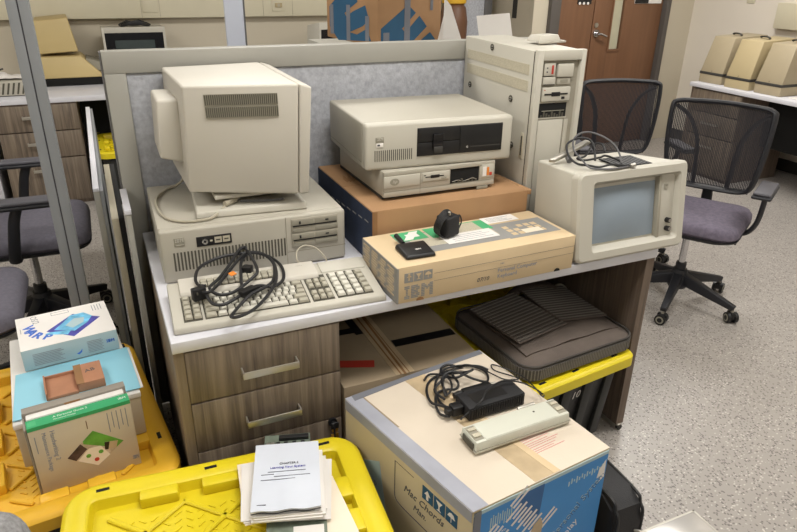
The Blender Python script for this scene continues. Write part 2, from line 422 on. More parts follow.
# ------------------------------------------------------------------ fabric partition behind the desk
PX0, PX1, PY = -.037, 1.56, .80
pt = thing('partition_panel', 'grey framed partition with mottled grey fabric behind the desk', 'partition', (0, PY, 0))
g = G()
g.box(PX0, PX1, 0, .055, 1.264, 1.33, 'frame_grey', .002); g.box(PX0, PX0+.063, 0, .055, .03, 1.2635, 'frame_grey', .002); g.box(PX1-.063, PX1, 0, .055, .03, 1.2635, 'frame_grey', .002); g.box(PX0+.063, PX1-.063, 0, .055, .03, .1, 'frame_grey', .002)
g.build('frame', pt)
g = G(); g.box(PX0+.064, PX1-.064, .008, .045, .1005, 1.263, 'panel_fabric'); g.build('fabric_infill', pt)
g = G(); g.box(PX0-.006, PX0-.0005, .004, .05, .03, 1.328, 'frame_grey_dark'); g.build('edge_trim', pt)
# narrow panels left of the desk
g = G(); g.box(-.046, -.030, .57, .79, .02, .885, 'frame_grey', .001); o = g.build('body', None)
r = thing('end_panel', 'narrow pale end panel standing tight against the left of the partition', 'panel'); o.parent = r
g = G(); g.box(-.048, -.028, .567, .793, .8855, .9, 'white_top', .001); g.build('top_cap', r)
r = thing('loose_panel', 'white edged loose panel standing on the floor left of the desk', 'panel')
g = G(); g.box(-.132, -.112, .96, 2.5, .005, .848, 'frame_grey', .001); g.build('core', r)
g = G(); g.box(-.132, -.112, .96, 2.5, .8485, .86, 'white_top', .001); g.build('top_edge', r)
g = G(); g.box(-.1115, -.100, .962, 2.5, .005, .85, 'post_grey', .001); g.build('face_sheet', r)
r = thing('loose_panel', 'dark edged panel leaning between the white edged one and the desk', 'panel')
g = G(); g.box(-.088, -.066, .79, 1.5, .005, .80, 'trunk_dark', .001); g.build('core', r)
g = G(); g.box(-.0655, -.048, .79, 1.5, .005, .80, 'dark_void', .001); g.build('face_sheet', r)
# post at the left
r = thing('partition_post', 'grey metal post rising at the left behind the yellow tote', 'post', (-.237, .90, 0))
g = G(); g.box(-.03, -.002, -.03, .03, .01, 2.2, 'post_grey', .001); g.box(.002, .03, -.03, .03, .01, 2.2, 'post_grey', .001); g.box(-.004, .004, -.026, .026, .01, 2.2, 'arm_grey'); g.build('column', r)
g = G(); g.box(-.07, .07, -.07, .07, 0, .01, 'post_grey', .002); g.build('base_plate', r)

# ------------------------------------------------------------------ wide desktop computer (left)
r = thing('desktop_computer', 'wide beige desktop computer under the big monitor, with a row of front vents', 'computer', (.0255, .332, ZD), -.019)
g = G(); g.box(.0, .541, .028, .439, .006, .163, 'beige', .006); g.build('case', r)
g = G(); g.box(.0, .541, 0, .03, .004, .163, 'beige', .008, 3)
for i in range(34):
    x = .034+i*(.350-.034)/33; g.box(x-.0024, x+.0024, -.0008, .001, .04+.0*i, .096, 'slot')
g.box(.355, .357, -.0006, .001, .006, .16, 'vent_grey'); g.box(.357, .54, -.0006, .001, .048, .05, 'vent_grey')
g.build('front_bezel', r)
g = G(); g.box(.038, .066, -.002, .001, .115, .140, 'vent_grey', .0006); g.logo(.022, .010, 'beige_light', FF(.041, -.0021, .127)); g.box(.041, .063, -.0025, -.001, .118, .1195, 'beige_light'); g.build('badge', r)
g = G(); g.box(.098, .196, -.0025, .001, .106, .135, 'black', .001); g.box(.148, .168, -.003, -.002, .112, .130, 'vent_band'); g.box(.171, .191, -.003, -.002, .112, .130, 'vent_band')
g.cyl((.121, -.002, .1205), (.121, -.006, .1205), .0085, 'chrome', seg=18); g.cyl((.121, -.006, .1205), (.121, -.0065, .1205), .0035, 'black', seg=10)
g.box(.135, .142, -.003, -.002, .118, .123, 'vent_band'); g.box(.152, .164, -.0035, -.003, .119, .123, 'slot'); g.box(.175, .187, -.0035, -.003, .119, .123, 'slot'); g.build('key_switch_panel', r)
for k, z in enumerate((.109, .064)):
    g = G(); g.box(.372, .516, -.004, .001, z, z+.043, 'beige_panel', .0015)
    g.box(.374, .440, -.0055, -.003, z+.023, z+.040, 'vent_grey', .001); g.box(.444, .513, -.0055, -.003, z+.023, z+.040, 'vent_grey', .001)
    g.box(.376, .512, -.0062, -.004, z+.0195, z+.0235, 'black'); g.box(.378, .410, -.0062, -.004, z+.004, z+.012, 'vent_grey'); g.box(.395, .400, -.007, -.005, z+.027, z+.036, 'black')
    g.box(.476, .486, -.007, -.005, z+.030, z+.034, 'black'); g.box(.444, .513, -.0058, -.003, z+.003, z+.017, 'vent_grey', .001); g.build('floppy_drive', r)
for x in (.03, .51):
    for y in (.05, .40):
        g = G(); g.cyl((x, y, 0), (x, y, .007), .012, 'rubber'); g.build('foot', r)

# monitor on top, screen towards the right
mb = thing('crt_monitor', 'large cream monitor on a swivel base, turned to show its vented side', 'monitor', (0, 0, 0))
Z0, Z1 = .962, 1.286
g = G()
g.hull([(.133, .44, Z0+.012), (.432, .345, Z0), (.432, .780, Z0), (.128, .780, Z0+.012), (.140, .395, Z1-.004), (.438, .312, Z1), (.438, .780, Z1), (.130, .780, Z1-.004)], 'monitor_shell', .007, 3)
# side vents, laid on the side plane
ex = Vector((.438-.140, .312-.395, .004)); ez = Vector((0.007, -.037, .315))
SF = frame((.140, .397, Z1-.004), ex, ez)
SL = ex.length
for row in (0, 1):
    for i in range(36):
        u = .057+i*(.190/35); g.box(u-.0014, u+.0014, -.052-row*.034, -.025-row*.034, -.001, .0040, 'slot', X=SF)
    g.box(.054, .250, -.054-row*.034, -.023-row*.034, -.001, .0034, 'vent_grey', X=SF)
g.build('shell', mb)
g = G()
g.hull([(.4335, .345, Z0), (.462, .338, Z0+.003), (.462, .780, Z0+.003), (.4335, .781, Z0), (.4395, .311, Z1), (.474, .312, Z1-.010), (.474, .772, Z1-.010), (.4395, .781, Z1)], 'monitor_shell', .006, 3)
g.build('bezel', mb)
g = G(); g.grid(lambda u, v: Vector((.466+.010*math.sin(PI*u)*math.sin(PI*v), .37+.35*u, Z0+.045+.225*v)), 10, 8, 'crt_dark', thick=.003); g.build('screen', mb)
g = G(); g.hull([(.070, .50, 1.065), (.141, .50, 1.045), (.145, .70, 1.045), (.075, .70, 1.065), (.080, .50, 1.230), (.141, .50, 1.230), (.145, .69, 1.230), (.082, .69, 1.230)], 'monitor_shell', .008, 3); g.build('rear_housing', mb)
g = G(); g.box(.20, .44, .42, .66, .948, .961, 'beige_light', .004); g.cyl((.32, .55, .921), (.32, .55, .948), .075, 'beige_panel', r1=.105, seg=32); g.build('swivel_neck', mb)
g = G(); g.hull([(.138, .392, .906), (.462, .362, .906), (.468, .64, .906), (.160, .66, .906), (.141, .397, .926), (.460, .367, .930), (.464, .632, .930), (.163, .652, .926)], 'beige_light', .005, 3); g.build('base', mb)
g = G(); g.tube([(0.268,0.479,0.937),(0.235,0.425,0.933),(.19,.385,.914),(0.163,0.372,0.911),(0.106,0.376,0.911),(0.062,0.419,0.911),(0.046,0.497,0.911),(0.050,0.61,0.911),(0.085,0.69,0.911),(0.123,0.72,0.914),(0.150,0.70,0.95),(.14,.66,1.04)], .0042, 'cable_beige')
g.tube([(0.274,0.431,0.934),(0.331,0.410,0.934),(0.363,0.405,0.934),(0.40,0.40,0.935)], .003, 'cable_grey')
g.cyl((.226, .412, .936), (.262, .440, .937), .0085, 'cable_beige', seg=12); g.cyl((.262, .440, .937), (.275, .450, .937), .007, 'steel', seg=12); g.build('signal_cable', mb)

# ------------------------------------------------------------------ keyboard
kb = thing('keyboard', 'long beige computer keyboard at the front left corner of the desk', 'keyboard', (.012, .033, ZD), -.05)
KW, KD = .560, .214
def kz(y): return .020+.030*y/KD
g = G()
tb = [(0, 0, 0.001), (KW, 0, 0.001), (KW, KD, .004), (0, KD, .004), (0.002, .004, .018), (KW-.002, .004, .018), (KW, KD, .046), (0, KD, .046)]
g.hull(tb, 'beige_light', .004, 2)
g.hull([(.03, .134, .036), (.405, .134, .036), (.405, KD-.001, .04), (.03, KD-.001, .04), (.03, .142, .0475), (.405, .142, .0475), (.405, KD-.001, .056), (.03, KD-.001, .056)], 'monitor_shell', .003)
g.hull([(.418, .152, .034), (.548, .152, .034), (.548, KD-.004, .04), (.418, KD-.004, .04), (.418, .154, .042), (.548, .154, .042), (.548, KD-.004, .0485), (.418, KD-.004, .0485)], 'beige_light', .002)
SL_ = math.atan2(.028, KD)
KX = T(0, .004, .0185) @ RX(SL_)
# key wells
for x0, x1, y0, y1 in ((.028, .074, .02, .132), (.080, .352, .02, .132), (.360, .420, .02, .146), (.428, .530, .02, .146)):
    g.box(x0, x1, y0, y1, -.002, .0004, 'slot', X=KX)
g.logo(.018, .008, 'vent_grey', KX @ T(.352, .185, .0095))
g.build('case', kb)
keymesh = {}
def key(w, x, y, k='key_light', dp=.0175, nm='key', par=None):
    kk = (round(w, 4), k, dp)
    if kk not in keymesh:
        g = G(); g.box(-w/2+.0008, w/2-.0008, -dp/2+.0008, dp/2-.0008, .001, .0095, k, .0016, 1, taper=(max(.6, 1-.006/w), .72)); o = g.build(nm); keymesh[kk] = o.data; first = o
        o.parent = kb
    else:
        o = bpy.data.objects.new(nm, keymesh[kk]); C.objects.link(o); o.parent = kb
    o.matrix_local = KX @ T(x, y, 0)
P = .0185
for r_ in range(5):
    for c_ in range(2): key(.021, .041+c_*.022, .034+r_*.021, 'key_dark', .0195)
rows = [[.028, .024, .150, .024, .028], [.036]+[P]*10+[.036], [.030]+[P]*11+[.024], [.026]+[P]*12+[.022], [P]*13+[.030]]
for r_, row in enumerate(rows):
    sc = .268/sum(row); x = .082; y = .031+r_*.0212
    for i, w in enumerate(row):
        w *= sc; key(w, x+w/2, y, 'key_dark' if i in (0, len(row)-1) else 'key_light', .0195); x += w
for r_ in range(4):
    for c_ in range(3): key(.0185, .371+c_*.0193, .034+(r_ if r_ < 2 else r_+.5)*.0225, 'key_dark', .0205)
for r_ in range(5):
    for c_ in range(4): key(.0235, .441+c_*.0253, .034+r_*.0235, 'key_dark' if c_ == 3 else 'key_light', .0215)
g = G(); g.box(.085, .285, .1485, .187, .011, .0118, 'slot', X=KX)
for r_ in range(2):
    for c_ in range(11): x = .094+c_*.0182; g.box(x-.008, x+.008, .150+r_*.0185, .1665+r_*.0185, .0115, .018, 'key_dark', .0014, 1, X=KX)
fr = g.build('function_key', kb); fr['kind'] = 'stuff'
g = G(); g.tube([(0.40,0.243,0.785),(0.393,0.262,0.788),(0.40,0.283,0.808),(0.425,0.293,0.818),(0.455,0.280,0.812),(0.474,0.250,0.792),(0.478,0.232,0.770)], .0024, 'cable_beige'); o = g.build('keyboard_cable'); o.parent = kb
o.matrix_parent_inverse = (T(.012, .033, ZD) @ RZ(-.05)).inverted()

# black cord heaped on the keyboard
ca = thing('coiled_cable', 'black power cord heaped in loops on the long keyboard', 'cord', (.2, .15, .79))
inv = T(-.2, -.15, -.79)
g = G()
g.tube([(0.117,0.169,0.800),(0.098,0.176,0.803),(0.097,0.213,0.807),(0.113,0.265,0.809),(0.145,0.299,0.810),(0.189,0.318,0.812),(0.231,0.320,0.812),(0.267,0.320,0.810),(0.295,0.308,0.808),(0.314,0.263,0.808),(0.313,0.198,0.805),(0.294,0.125,0.80),(0.254,0.063,0.792),(0.207,0.017,0.785),(0.165,-0.010,0.788),(0.148,-0.004,0.788),(0.156,0.012,0.788),(0.180,0.045,0.790),(0.219,0.081,0.798),(0.266,0.109,0.798),(0.294,0.145,0.800),(0.314,0.221,0.806),(0.305,0.280,0.812),(0.279,0.306,0.816),(0.243,0.288,0.82),(0.192,0.211,0.818),(0.146,0.146,0.81),(0.118,0.114,0.808),(0.101,0.120,0.806)], .0044, 'rubber', X=inv)
g.tube([(0.258,0.322,0.820),(0.256,0.326,0.828),(0.233,0.305,0.828),(0.194,0.237,0.82),(0.152,0.170,0.815),(0.121,0.132,0.810),(0.138,0.105,0.800),(0.171,0.105,0.798),(0.204,0.128,0.80),(0.239,0.155,0.808),(0.255,0.167,0.817),(0.260,0.219,0.822),(0.259,0.300,0.825)], .0044, 'rubber', X=inv)
g.tube([(0.109,0.115,0.800),(0.116,0.076,0.793),(0.142,0.064,0.790),(0.178,0.081,0.793),(0.219,0.114,0.796),(0.250,0.122,0.797),(0.282,0.106,0.795),(0.317,0.136,0.796),(0.332,0.193,0.80),(0.328,0.250,0.803),(0.302,0.292,0.81),(0.264,0.306,0.815),(0.233,0.266,0.812),(0.213,0.182,0.805),(0.201,0.110,0.797)], .0044, 'rubber', X=inv)
g.build('cable', ca)
g = G(); g.box(-.018, .018, -.011, .011, -.017, .017, 'black', .004, X=inv @ T(.092, .128, .801) @ RZ(.25)); g.box(-.010, -.006, -.0125, -.010, .002, .010, 'slot', X=inv @ T(.092, .128, .801) @ RZ(.25)); g.box(.006, .010, -.0125, -.010, .002, .010, 'slot', X=inv @ T(.092, .128, .801) @ RZ(.25)); g.build('plug', ca)
g = G(); g.box(-.024, .024, -.011, .011, -.008, .010, 'black', .003, X=inv @ T(.212, .098, .797) @ RZ(.5)); g.box(.022, .040, -.008, .008, -.006, .006, 'black', .003, X=inv @ T(.212, .098, .797) @ RZ(.5)); g.build('connector', ca)
g = G(); g.box(-.012, .012, -.014, .014, -.012, .012, 'black', .004, X=inv @ T(.238, .215, .806) @ RZ(1.0)); g.build('coupler', ca)
g = G(); g.box(-.009, .009, -.007, .007, -.001, .001, 'orange', X=inv @ T(.190, .179, .818) @ RZ(.5) @ RX(.35)); g.build('warning_label', ca)

# ------------------------------------------------------------------ brown carton with a navy side
BW, BD, BH = .553, .52, .176
r = thing('carton', 'flat brown carton with a dark blue side, under the two stacked computers', 'box', (.622, .236, ZD))
g = G()
g.box(.0, BW, 0, BD, 0, BH, 'cardboard', .003)
g.box(-.0012, .0002, .001, BD-.002, .002, BH-.004, 'navy_side')
for i in range(9): g.box(-.0018, -.001, .03+i*.052, .06+i*.052, .13-.004*i, .134-.004*i, 'grey_print')
g.box(.0, .016, -.0008, .0005, .003, BH-.003, 'cardboard_dark'); g.box(.004, BW-.004, BD*.5-.001, BD*.5+.001, BH-.0005, BH+.0006, 'cardboard_dark')
for a in range(14): g.box(.03+a*.004, .0335+a*.004, .30+.005*(a % 3), .34+.012*(a % 4), BH, BH+.0006, 'cardboard_dark')
g.build('body', r)
g = G(); g.hull([(BW-.004, -.004, BH-.012), (BW+.007, -.006, BH-.012), (BW+.002, .2, BH-.012), (BW-.004, .2, BH-.012), (BW-.004, -.004, BH+.001), (BW+.008, -.006, BH+.004), (BW+.002, .2, BH+.001), (BW-.004, .2, BH+.001)], 'cardboard', .001); g.build('flap', r)

# slim computer with floppy slot
r = thing('desktop_computer', 'slim beige desktop computer with an open drive bay, sandwiched on the brown carton', 'computer', (.688, .305, ZD+BH), .0)
g = G(); g.box(.0, .395, .012, .40, .012, .093, 'beige', .004)
g.box(.0, .39, .014, .398, .004, .012, 'charcoal'); g.build('case', r)
g = G()
for z0, z1, x0, x1 in ((.012, .0295, 0, .395), (.079, .093, 0, .395), (.0295, .079, 0, .230), (.0295, .079, .338, .395)): g.box(x0, x1, 0, .014, z0, z1, 'beige', .0015)
g.box(.0, .121, -.002, .002, .042, .078, 'beige_light', .001); g.box(.002, .385, -.0006, .0005, .030, .0312, 'vent_grey'); g.box(.123, .1245, -.0006, .0005, .014, .078, 'vent_grey')
g.build('front_bezel', r)
g = G(); g.prism([(.0155*math.cos(a*PI/10), .011*math.sin(a*PI/10)) for a in range(20)], 0, .001, 'vent_grey', X=FF(.035, -.0021, .0605)); g.text('hp', .0155, 'beige_light', FF(.0275, -.0032, .0565), shear=.3); g.build('badge', r)
g = G(); g.box(.130, .224, -.003, .001, .050, .078, 'beige_light', .001); g.box(.140, .205, -.0035, -.002, .062, .0655, 'black'); g.box(.158, .190, -.0038, -.002, .059, .069, 'black', .001); g.box(.134, .142, -.0035, -.002, .068, .071, 'slot'); g.box(.196, .214, -.004, -.002, .0525, .0575, 'vent_grey'); g.build('floppy_drive', r)
g = G(); g.box(.231, .337, .004, .06, .0305, .0785, 'dark_void')
for i in range(7): x = .245+i*.013; g.box(x, x+.007, .001, .006, .031, .036+.004*(i % 3), 'slot', .001)
g.tube([(.24, .004, .036), (.26, .0, .041), (.28, .004, .034), (.31, .0, .042), (.33, .004, .036)], .0012, 'steel'); g.build('drive_bay', r)
g = G(); g.box(.345, .388, -.002, .001, .040, .082, 'beige_light', .001); g.box(.348, .362, -.0026, -.001, .044, .076, 'paper'); g.box(.364, .372, -.0028, -.001, .046, .073, 'orange'); g.box(.374, .384, -.0028, -.001, .045, .056, 'red_tape', .001); g.build('button_panel', r)
g = G(); g.box(.330, .372, -.001, .002, .001, .011, 'vent_grey', .001); g.build('foot_latch', r)

# upper desktop computer
r = thing('desktop_computer', 'cream desktop computer with two black drives, topmost of the middle stack', 'computer', (.6395, .335, 1.0115), -.067)
g = G(); g.box(.0, .498, .03, .409, .0, .142, 'beige', .007, 3); g.box(-.0005, .0015, .04, .40, .018, .020, 'vent_grey'); g.build('case', r)
g = G()
g.box(.0, .498, -.002, .034, .0, .1425, 'beige_light', .010, 3)
for i in range(19): x = .030+i*.0066; g.box(x-.0013, x+.0013, -.0028, -.0015, .028, .062, 'slot')
o = g.build('front_bezel', r)
g = G(); g.box(.166, .460, -.0035, .003, .034, .122, 'black', .001)
g.build('bay_surround', r)
g = G(); g.box(.168, .306, -.006, -.003, .079, .120, 'black', .002); g.box(.168, .306, -.006, -.003, .036, .076, 'black', .002); g.box(.168, .306, -.0045, -.003, .075, .080, 'dark_void'); g.box(.215, .250, -.014, -.005, .056, .104, 'black_gloss', .004); g.box(.217, .248, -.018, -.012, .044, .064, 'charcoal', .003); g.build('floppy_drive', r)
g = G(); g.box(.311, .459, -.006, -.003, .036, .120, 'black', .002); g.box(.345, .45, -.0065, -.005, .052, .055, 'charcoal'); g.cyl((.335, -.006, .054), (.335, -.008, .054), .004, 'chrome', seg=12); g.build('hard_drive', r)
g = G(); g.box(.032, .058, -.0035, -.001, .084, .102, 'vent_grey', .0005); g.logo(.021, .009, 'beige_light', FF(.0345, -.0036, .0915)); g.box(.034, .056, -.004, -.003, .072, .085, 'paper', .0005); g.box(.037, .045, -.0046, -.0038, .076, .081, 'ink'); g.build('badge', r)

# ------------------------------------------------------------------ keyboard carton at the desk edge
r = thing('keyboard_carton', 'long tan keyboard carton with grey slatted end, at the front edge of the desk', 'box', (.5875, -.0246, ZD), .024)
W_, D_, H_ = .598, .2395, .1076
g = G(); g.box(0, W_, 0, D_, 0, H_, 'cardboard_pale', .0015)
g.box(-.0012, .0003, .002, D_-.002, .001, H_-.001, 'grey_print'); g.box(-.001, .004, -.0010, .001, .001, H_-.001, 'grey_print')
for i in range(10):
    for j in range(4):
        z = .018+i*.0083; y0 = .018+j*.055+(.01 if i % 3 == 1 else 0); g.box(-.0018, -.001, y0, y0+.044-(i*7+j*5) % 3*.006, z, z+.0042, 'cardboard_pale')
# front print
for i in range(3):
    x = .021+i*.0292; g.box(x, x+.027, -.001, .0003, .060, .088, 'grey_print')
FX = FF(0, -.0011, 0)
for u, w, v in ((.0335, .004, .066), (.0325, .006, .076)): g.box(u-.001, u+w-.001, v, v+.011, 0, .0006, 'cardboard_pale', X=FX)
g.prism([(.0275, .076), (.0425, .076), (.035, .084)], 0, .0006, 'cardboard_pale', X=FX)
g.prism([(.056, .083), (.072, .083), (.0655, .074), (.0655, .068), (.070, .066), (.058, .066), (.0625, .068), (.0625, .074)], 0, .0006, 'cardboard_pale', X=FX)
g.prism([(.093-.010, .074), (.086, .080), (.093, .084), (.100, .080), (.103, .074)], 0, .0006, 'cardboard_pale', X=FX); g.box(.0922, .0938, .065, .075, 0, .0006, 'cardboard_pale', X=FX)
g.logo(.088, .040, 'grey_print', FF(.021, -.0011, .010))
g.box(.112, .598, .0735, .0742, 0, .0004, 'ink', X=FX); g.box(.112, .598, .0505, .0511, 0, .0004, 'ink', X=FX)
g.text('Personal Computer', .0175, 'ink_grey', FF(.322, -.0011, .036), .0003); g.text('Keyboard', .0175, 'ink_grey', FF(.322, -.0011, .018), .0003)
g.text('07/10', .018, 'ink', FF(.252, -.0011, .018), .0003, shear=.3); g.text('F.01', .008, 'ink_grey', FF(.33, -.0011, .060), .0003)
g.prism([(.070+.012*math.cos(a*PI/8), .010*math.sin(a*PI/8)) for a in range(9)], 0, .0006, 'cardboard_dark', X=FX)
g.prism([(.54+.011*math.cos(a*PI/8), .010*math.sin(a*PI/8)) for a in range(9)], 0, .0006, 'dark_void', X=FX)
# top print
TX = T(0, 0, H_)
g.box(.080, .400, .062, .205, 0, .0004, 'grey_print', X=TX); g.box(.115, .39, .10, .20, .0003, .0007, 'vent_band', X=TX)
g.box(.40, .585, .055, .175, 0, .0005, 'grey_print', X=TX)
for i in range(5):
    for j in range(3):
        if (i+j) % 4 != 3: g.box(.425+i*.026, .443+i*.026, .075+j*.026, .094+j*.026, .0004, .0009, 'cardboard_pale', X=TX)
g.box(.47, .535, .075, .105, .0008, .0012, 'paper_cream', X=TX)
g.box(.082, .180, .160, .225, .0006, .0011, 'green_label', X=TX); g.box(.12, .16, .180, .205, .001, .0014, 'paper', X=TX); g.prism([(.10, .165), (.13, .165), (.172, .22), (.142, .22)], .001, .0013, 'paper', X=TX)
g.box(.19, .400, .150, .225, .0006, .0011, 'green_label', X=TX); g.box(.225, .365, .155, .22, .001, .0013, 'vent_band', X=TX)
g.box(.21, .385, .090, .155, .0008, .0013, 'paper', X=TX)
g.box(.40, .52, .185, .235, .0004, .0010, 'paper', X=TX)
for i in range(4): g.box(.415, .50-.012*(i % 3), .195+i*.009, .197+i*.009, .001, .0013, 'ink_grey', X=TX)
for i in range(4): g.box(.235, .37-.02*(i % 2), .102+i*.012, .104+i*.012, .0013, .0016, 'ink_grey', X=TX)
g.build('body', r)

# flat antenna and coiled adapter
r = thing('flat_antenna', 'small flat black antenna with a stub arm on the tan keyboard carton', 'antenna', (.677, .060, .8512), -.03)
g = G(); g.hull([(-.047, -.052, 0), (.047, -.052, 0), (.050, .040, 0), (-.046, .040, 0), (-.042, -.048, .012), (.042, -.048, .012), (.046, .036, .016), (-.042, .036, .016)], 'black', .006, 3)
g.text('IBM', .011, 'paper', T(-.004, -.02, .0135) @ RX(.04)); g.build('body', r)
g = G(); g.cyl((-.018, .038, .012), (-.022, .082, .020), .0065, 'black', r1=.0075); g.build('arm', r)
r = thing('power_adapter', 'square black wall adapter wrapped in its own cord on the tan carton', 'adapter', (.820, .130, .8512), .35)
g = G(); g.box(-.028, .028, -.024, .024, .004, .066, 'black_soft', .006, 3); g.build('body', r)
g = G()
for i in range(6):
    a = i*.18; rr = .038+.0012*i
    g.tube([(rr*math.cos(t)*math.cos(a*.3)-.012+.003*i, -.012+.006*i+.004*math.sin(t*2), max(.005, .036+(.034+.001*i)*math.sin(t))) for t in [j*PI/6 for j in range(13)]], .0022, 'rubber', sub=3, seg=6)
g.tube([(.028, 0, .05), (.045, -.005, .056), (.052, -.008, .035), (.040, -.010, .018), (.025, -.02, .02)], .0022, 'rubber'); g.build('cord', r)
g = G(); g.cyl((-.006, -.01, .066), (-.012, -.014, .082), .004, 'steel', seg=10); g.cyl((-.004, -.008, .060), (-.006, -.01, .07), .006, 'black', seg=10); g.build('plug_tip', r)

# ------------------------------------------------------------------ tower
r = thing('tower_computer', 'tall cream tower computer with open drive bays at the back right of the desk', 'computer', (1.190, .275, ZD), -.069)
TW_, TD, TH = .177, .515, .610
g = G(); g.box(0, TW_, .022, TD, .0, TH-.004, 'beige_light', .004)
for z0, z1 in ((.478, .512), (.53, .562)): g.box(-.0012, .001, .045, TD-.028, z0, z1, 'vent_band')
for (y, z) in ((.30, .588), (.455, .438), (.145, .440), (.115, .29)):
    g.cyl((-.003, y, z), (.002, y, z), .011, 'slot', seg=16); g.cyl((-.0045, y-.002, z), (-.002, y-.002, z), .006, 'steel', seg=12); g.box(-.005, -.003, y-.012, y+.004, z-.002, z+.002, 'charcoal')
g.box(-.0008, TW_-.001, .0195, .0235, .002, TH-.006, 'slot'); g.box(-.002, .001, .040, .060, .26, .345, 'vent_band', .0008); g.box(-.0026, -.0015, .046, .054, .27, .335, 'slot')
g.build('case', r)
g = G()
g.box(0, .022, 0, .023, 0, TH, 'beige_light', .003); g.box(TW_-.018, TW_, 0, .023, 0, TH, 'beige_light', .003)
g.box(.02, TW_-.016, 0, .023, .578, TH, 'beige_light', .003); g.box(.02, TW_-.016, .0, .023, 0, .03, 'beige_light', .003)
g.box(.02, TW_-.016, .014, .023, .03, .58, 'beige_panel'); g.box(.024, .142, .008, .016, .570, .576, 'vent_grey')
g.box(.028, .122, .008, .0155, .06, .392, 'beige_light', .002); g.box(.126, .142, .008, .0155, .06, .392, 'beige', .002)
g.build('front_bezel', r)
g = G(); g.off(.004, .022); g.box(.026, .066, .005, .0165, .510, .548, 'beige_light', .001); g.box(.052, .058, .003, .006, .515, .542, 'red_tape'); g.box(.034, .038, .0035, .006, .520, .524, 'ink'); g.box(.034, .038, .0035, .006, .532, .536, 'ink'); g.box(.026, .070, .006, .0165, .482, .506, 'beige_light', .001); g.box(.028, .068, .0045, .0065, .480, .484, 'slot'); g.build('button_panel', r)
g = G(); g.off(.004, .022); g.box(.074, .132, .002, .0165, .505, .545, 'beige_light', .002); g.box(.078, .126, .006, .0165, .482, .502, 'beige', .001); g.box(.088, .116, .005, .007, .488, .497, 'vent_grey'); g.build('tape_drive', r)
g = G(); g.off(.004, .022); g.box(.026, .130, .004, .0165, .430, .474, 'beige_light', .002); g.box(.034, .120, .0028, .005, .450, .455, 'black'); g.box(.060, .092, .0022, .005, .446, .459, 'black', .001); g.box(.098, .110, .0024, .005, .436, .444, 'black', .001); g.cyl((.034, .004, .466), (.034, .003, .466), .002, 'red_tape', seg=8); g.build('floppy_drive', r)
g = G(); g.off(.004, .022); g.box(.025, .125, .0105, .0145, .378, .424, 'dark_void'); g.box(.022, .128, .009, .015, .424, .428, 'beige'); g.box(.022, .128, .009, .015, .374, .378, 'beige')
for i in range(9): g.box(.03+i*.010, .036+i*.010, .0085, .011, .379, .386+.005*((i*5) % 3), 'slot')
g.box(.034, .118, .009, .011, .398, .4, 'vent_grey'); g.build('drive_bay', r)
r = thing('network_adapter', 'small flat cream plastic unit lying on top of the tower', 'adapter', (1.352, .475, ZD+TH), .2)
g = G(); g.hull([(-.055, -.032, .005), (.05, -.032, .005), (.05, .035, .005), (-.055, .035, .005), (-.046, -.024, .026), (.040, -.026, .026), (.036, .022, .026), (-.046, .022, .026)], 'beige_light', .003, 2); g.build('body', r)
g = G(); g.box(-.062, .066, -.04, -.03, .0, .006, 'beige', .001); g.box(.045, .068, -.032, .02, 0, .007, 'beige', .001); g.build('bracket', r)

# ------------------------------------------------------------------ monitor at the right end
r = thing('crt_monitor', 'cream monitor with blank grey screen and two knobs at the right end of desk', 'monitor', (1.205, -.014, ZD+.005), 0)
rmon = r
FW, FH = .436, .282
g = G()
g.hull([(-.002, .032, -.003), (FW-.02, .032, -.003), (FW-.075, .235, -.003), (-.010, .235, -.003), (-.004, .074, FH-.006), (FW-.03, .074, FH-.006), (FW-.12, .238, FH-.010), (-.016, .238, FH-.006)], 'beige_light', .008, 3)
g.hull([(.20, .234, .01), (.33, .234, .01), (.31, .33, .02), (.21, .33, .02), (.20, .234, .2), (.31, .234, .2), (.29, .33, .16), (.21, .33, .16)], 'beige', .006)
g.box(.165, .295, .06, .16, FH-.0045, FH-.0015, 'dark_void')
for i in range(9): g.box(.170+i*.014, .176+i*.014, .062, .158, FH-.003, FH-.0008, 'black')
g.build('shell', r)
def ring(g, ox, oz, W, H, x0, x1, z0, z1, y0, y1, k, bulge=0, rc=.022, cr=.012, seg=5):
    """rounded rectangular frame with a rounded opening, in the xz plane"""
    def rr(ax, az, bx, bz, r):
        p = []
        for cx, cz, a0 in ((bx-r, az+r, -90), (bx-r, bz-r, 0), (ax+r, bz-r, 90), (ax+r, az+r, 180)):
            for i in range(seg+1):
                a = math.radians(a0+90*i/seg); p.append((cx+r*math.cos(a), cz+r*math.sin(a)))
        return p
    out = rr(ox, oz, ox+W, oz+H, rc); outf = rr(ox+.008, oz+.008, ox+W-.008, oz+H-.008, rc-.006); inn = rr(x0, z0, x1, z1, cr); inb = rr(x0+.012, z0+.012, x1-.012, z1-.012, cr)
    tb = bmesh.new(); n = len(out)
    R_ = [[tb.verts.new((x, y, z)) for x, z in L_] for L_, y in ((out, y1), (out, y0+.008), (outf, y0), (inn, y0), (inb, y0+.022), (inb, y1))]
    for a, b in zip(R_, R_[1:]):
        for i in range(n): tb.faces.new((a[i], a[(i+1) % n], b[(i+1) % n], b[i]))
    for i in range(n): tb.faces.new((R_[5][i], R_[5][(i+1) % n], R_[0][(i+1) % n], R_[0][i]))
    g.add(tb, k)
g = G(); ring(g, -.004, .0005, FW+.004, FH+.002, .052, FW-.030, .030, FH-.030, 0, .036, 'beige_light'); g.build('bezel', r)
g = G(); g.box(.055, .345, .034, .05, .042, FH-.038, 'beige_panel')
g.box(.327, .338, .012, .045, .038, FH-.038, 'beige_panel', .003); g.box(.341, .396, .018, .045, .038, FH-.038, 'beige_light', .002); g.build('control_panel', r)
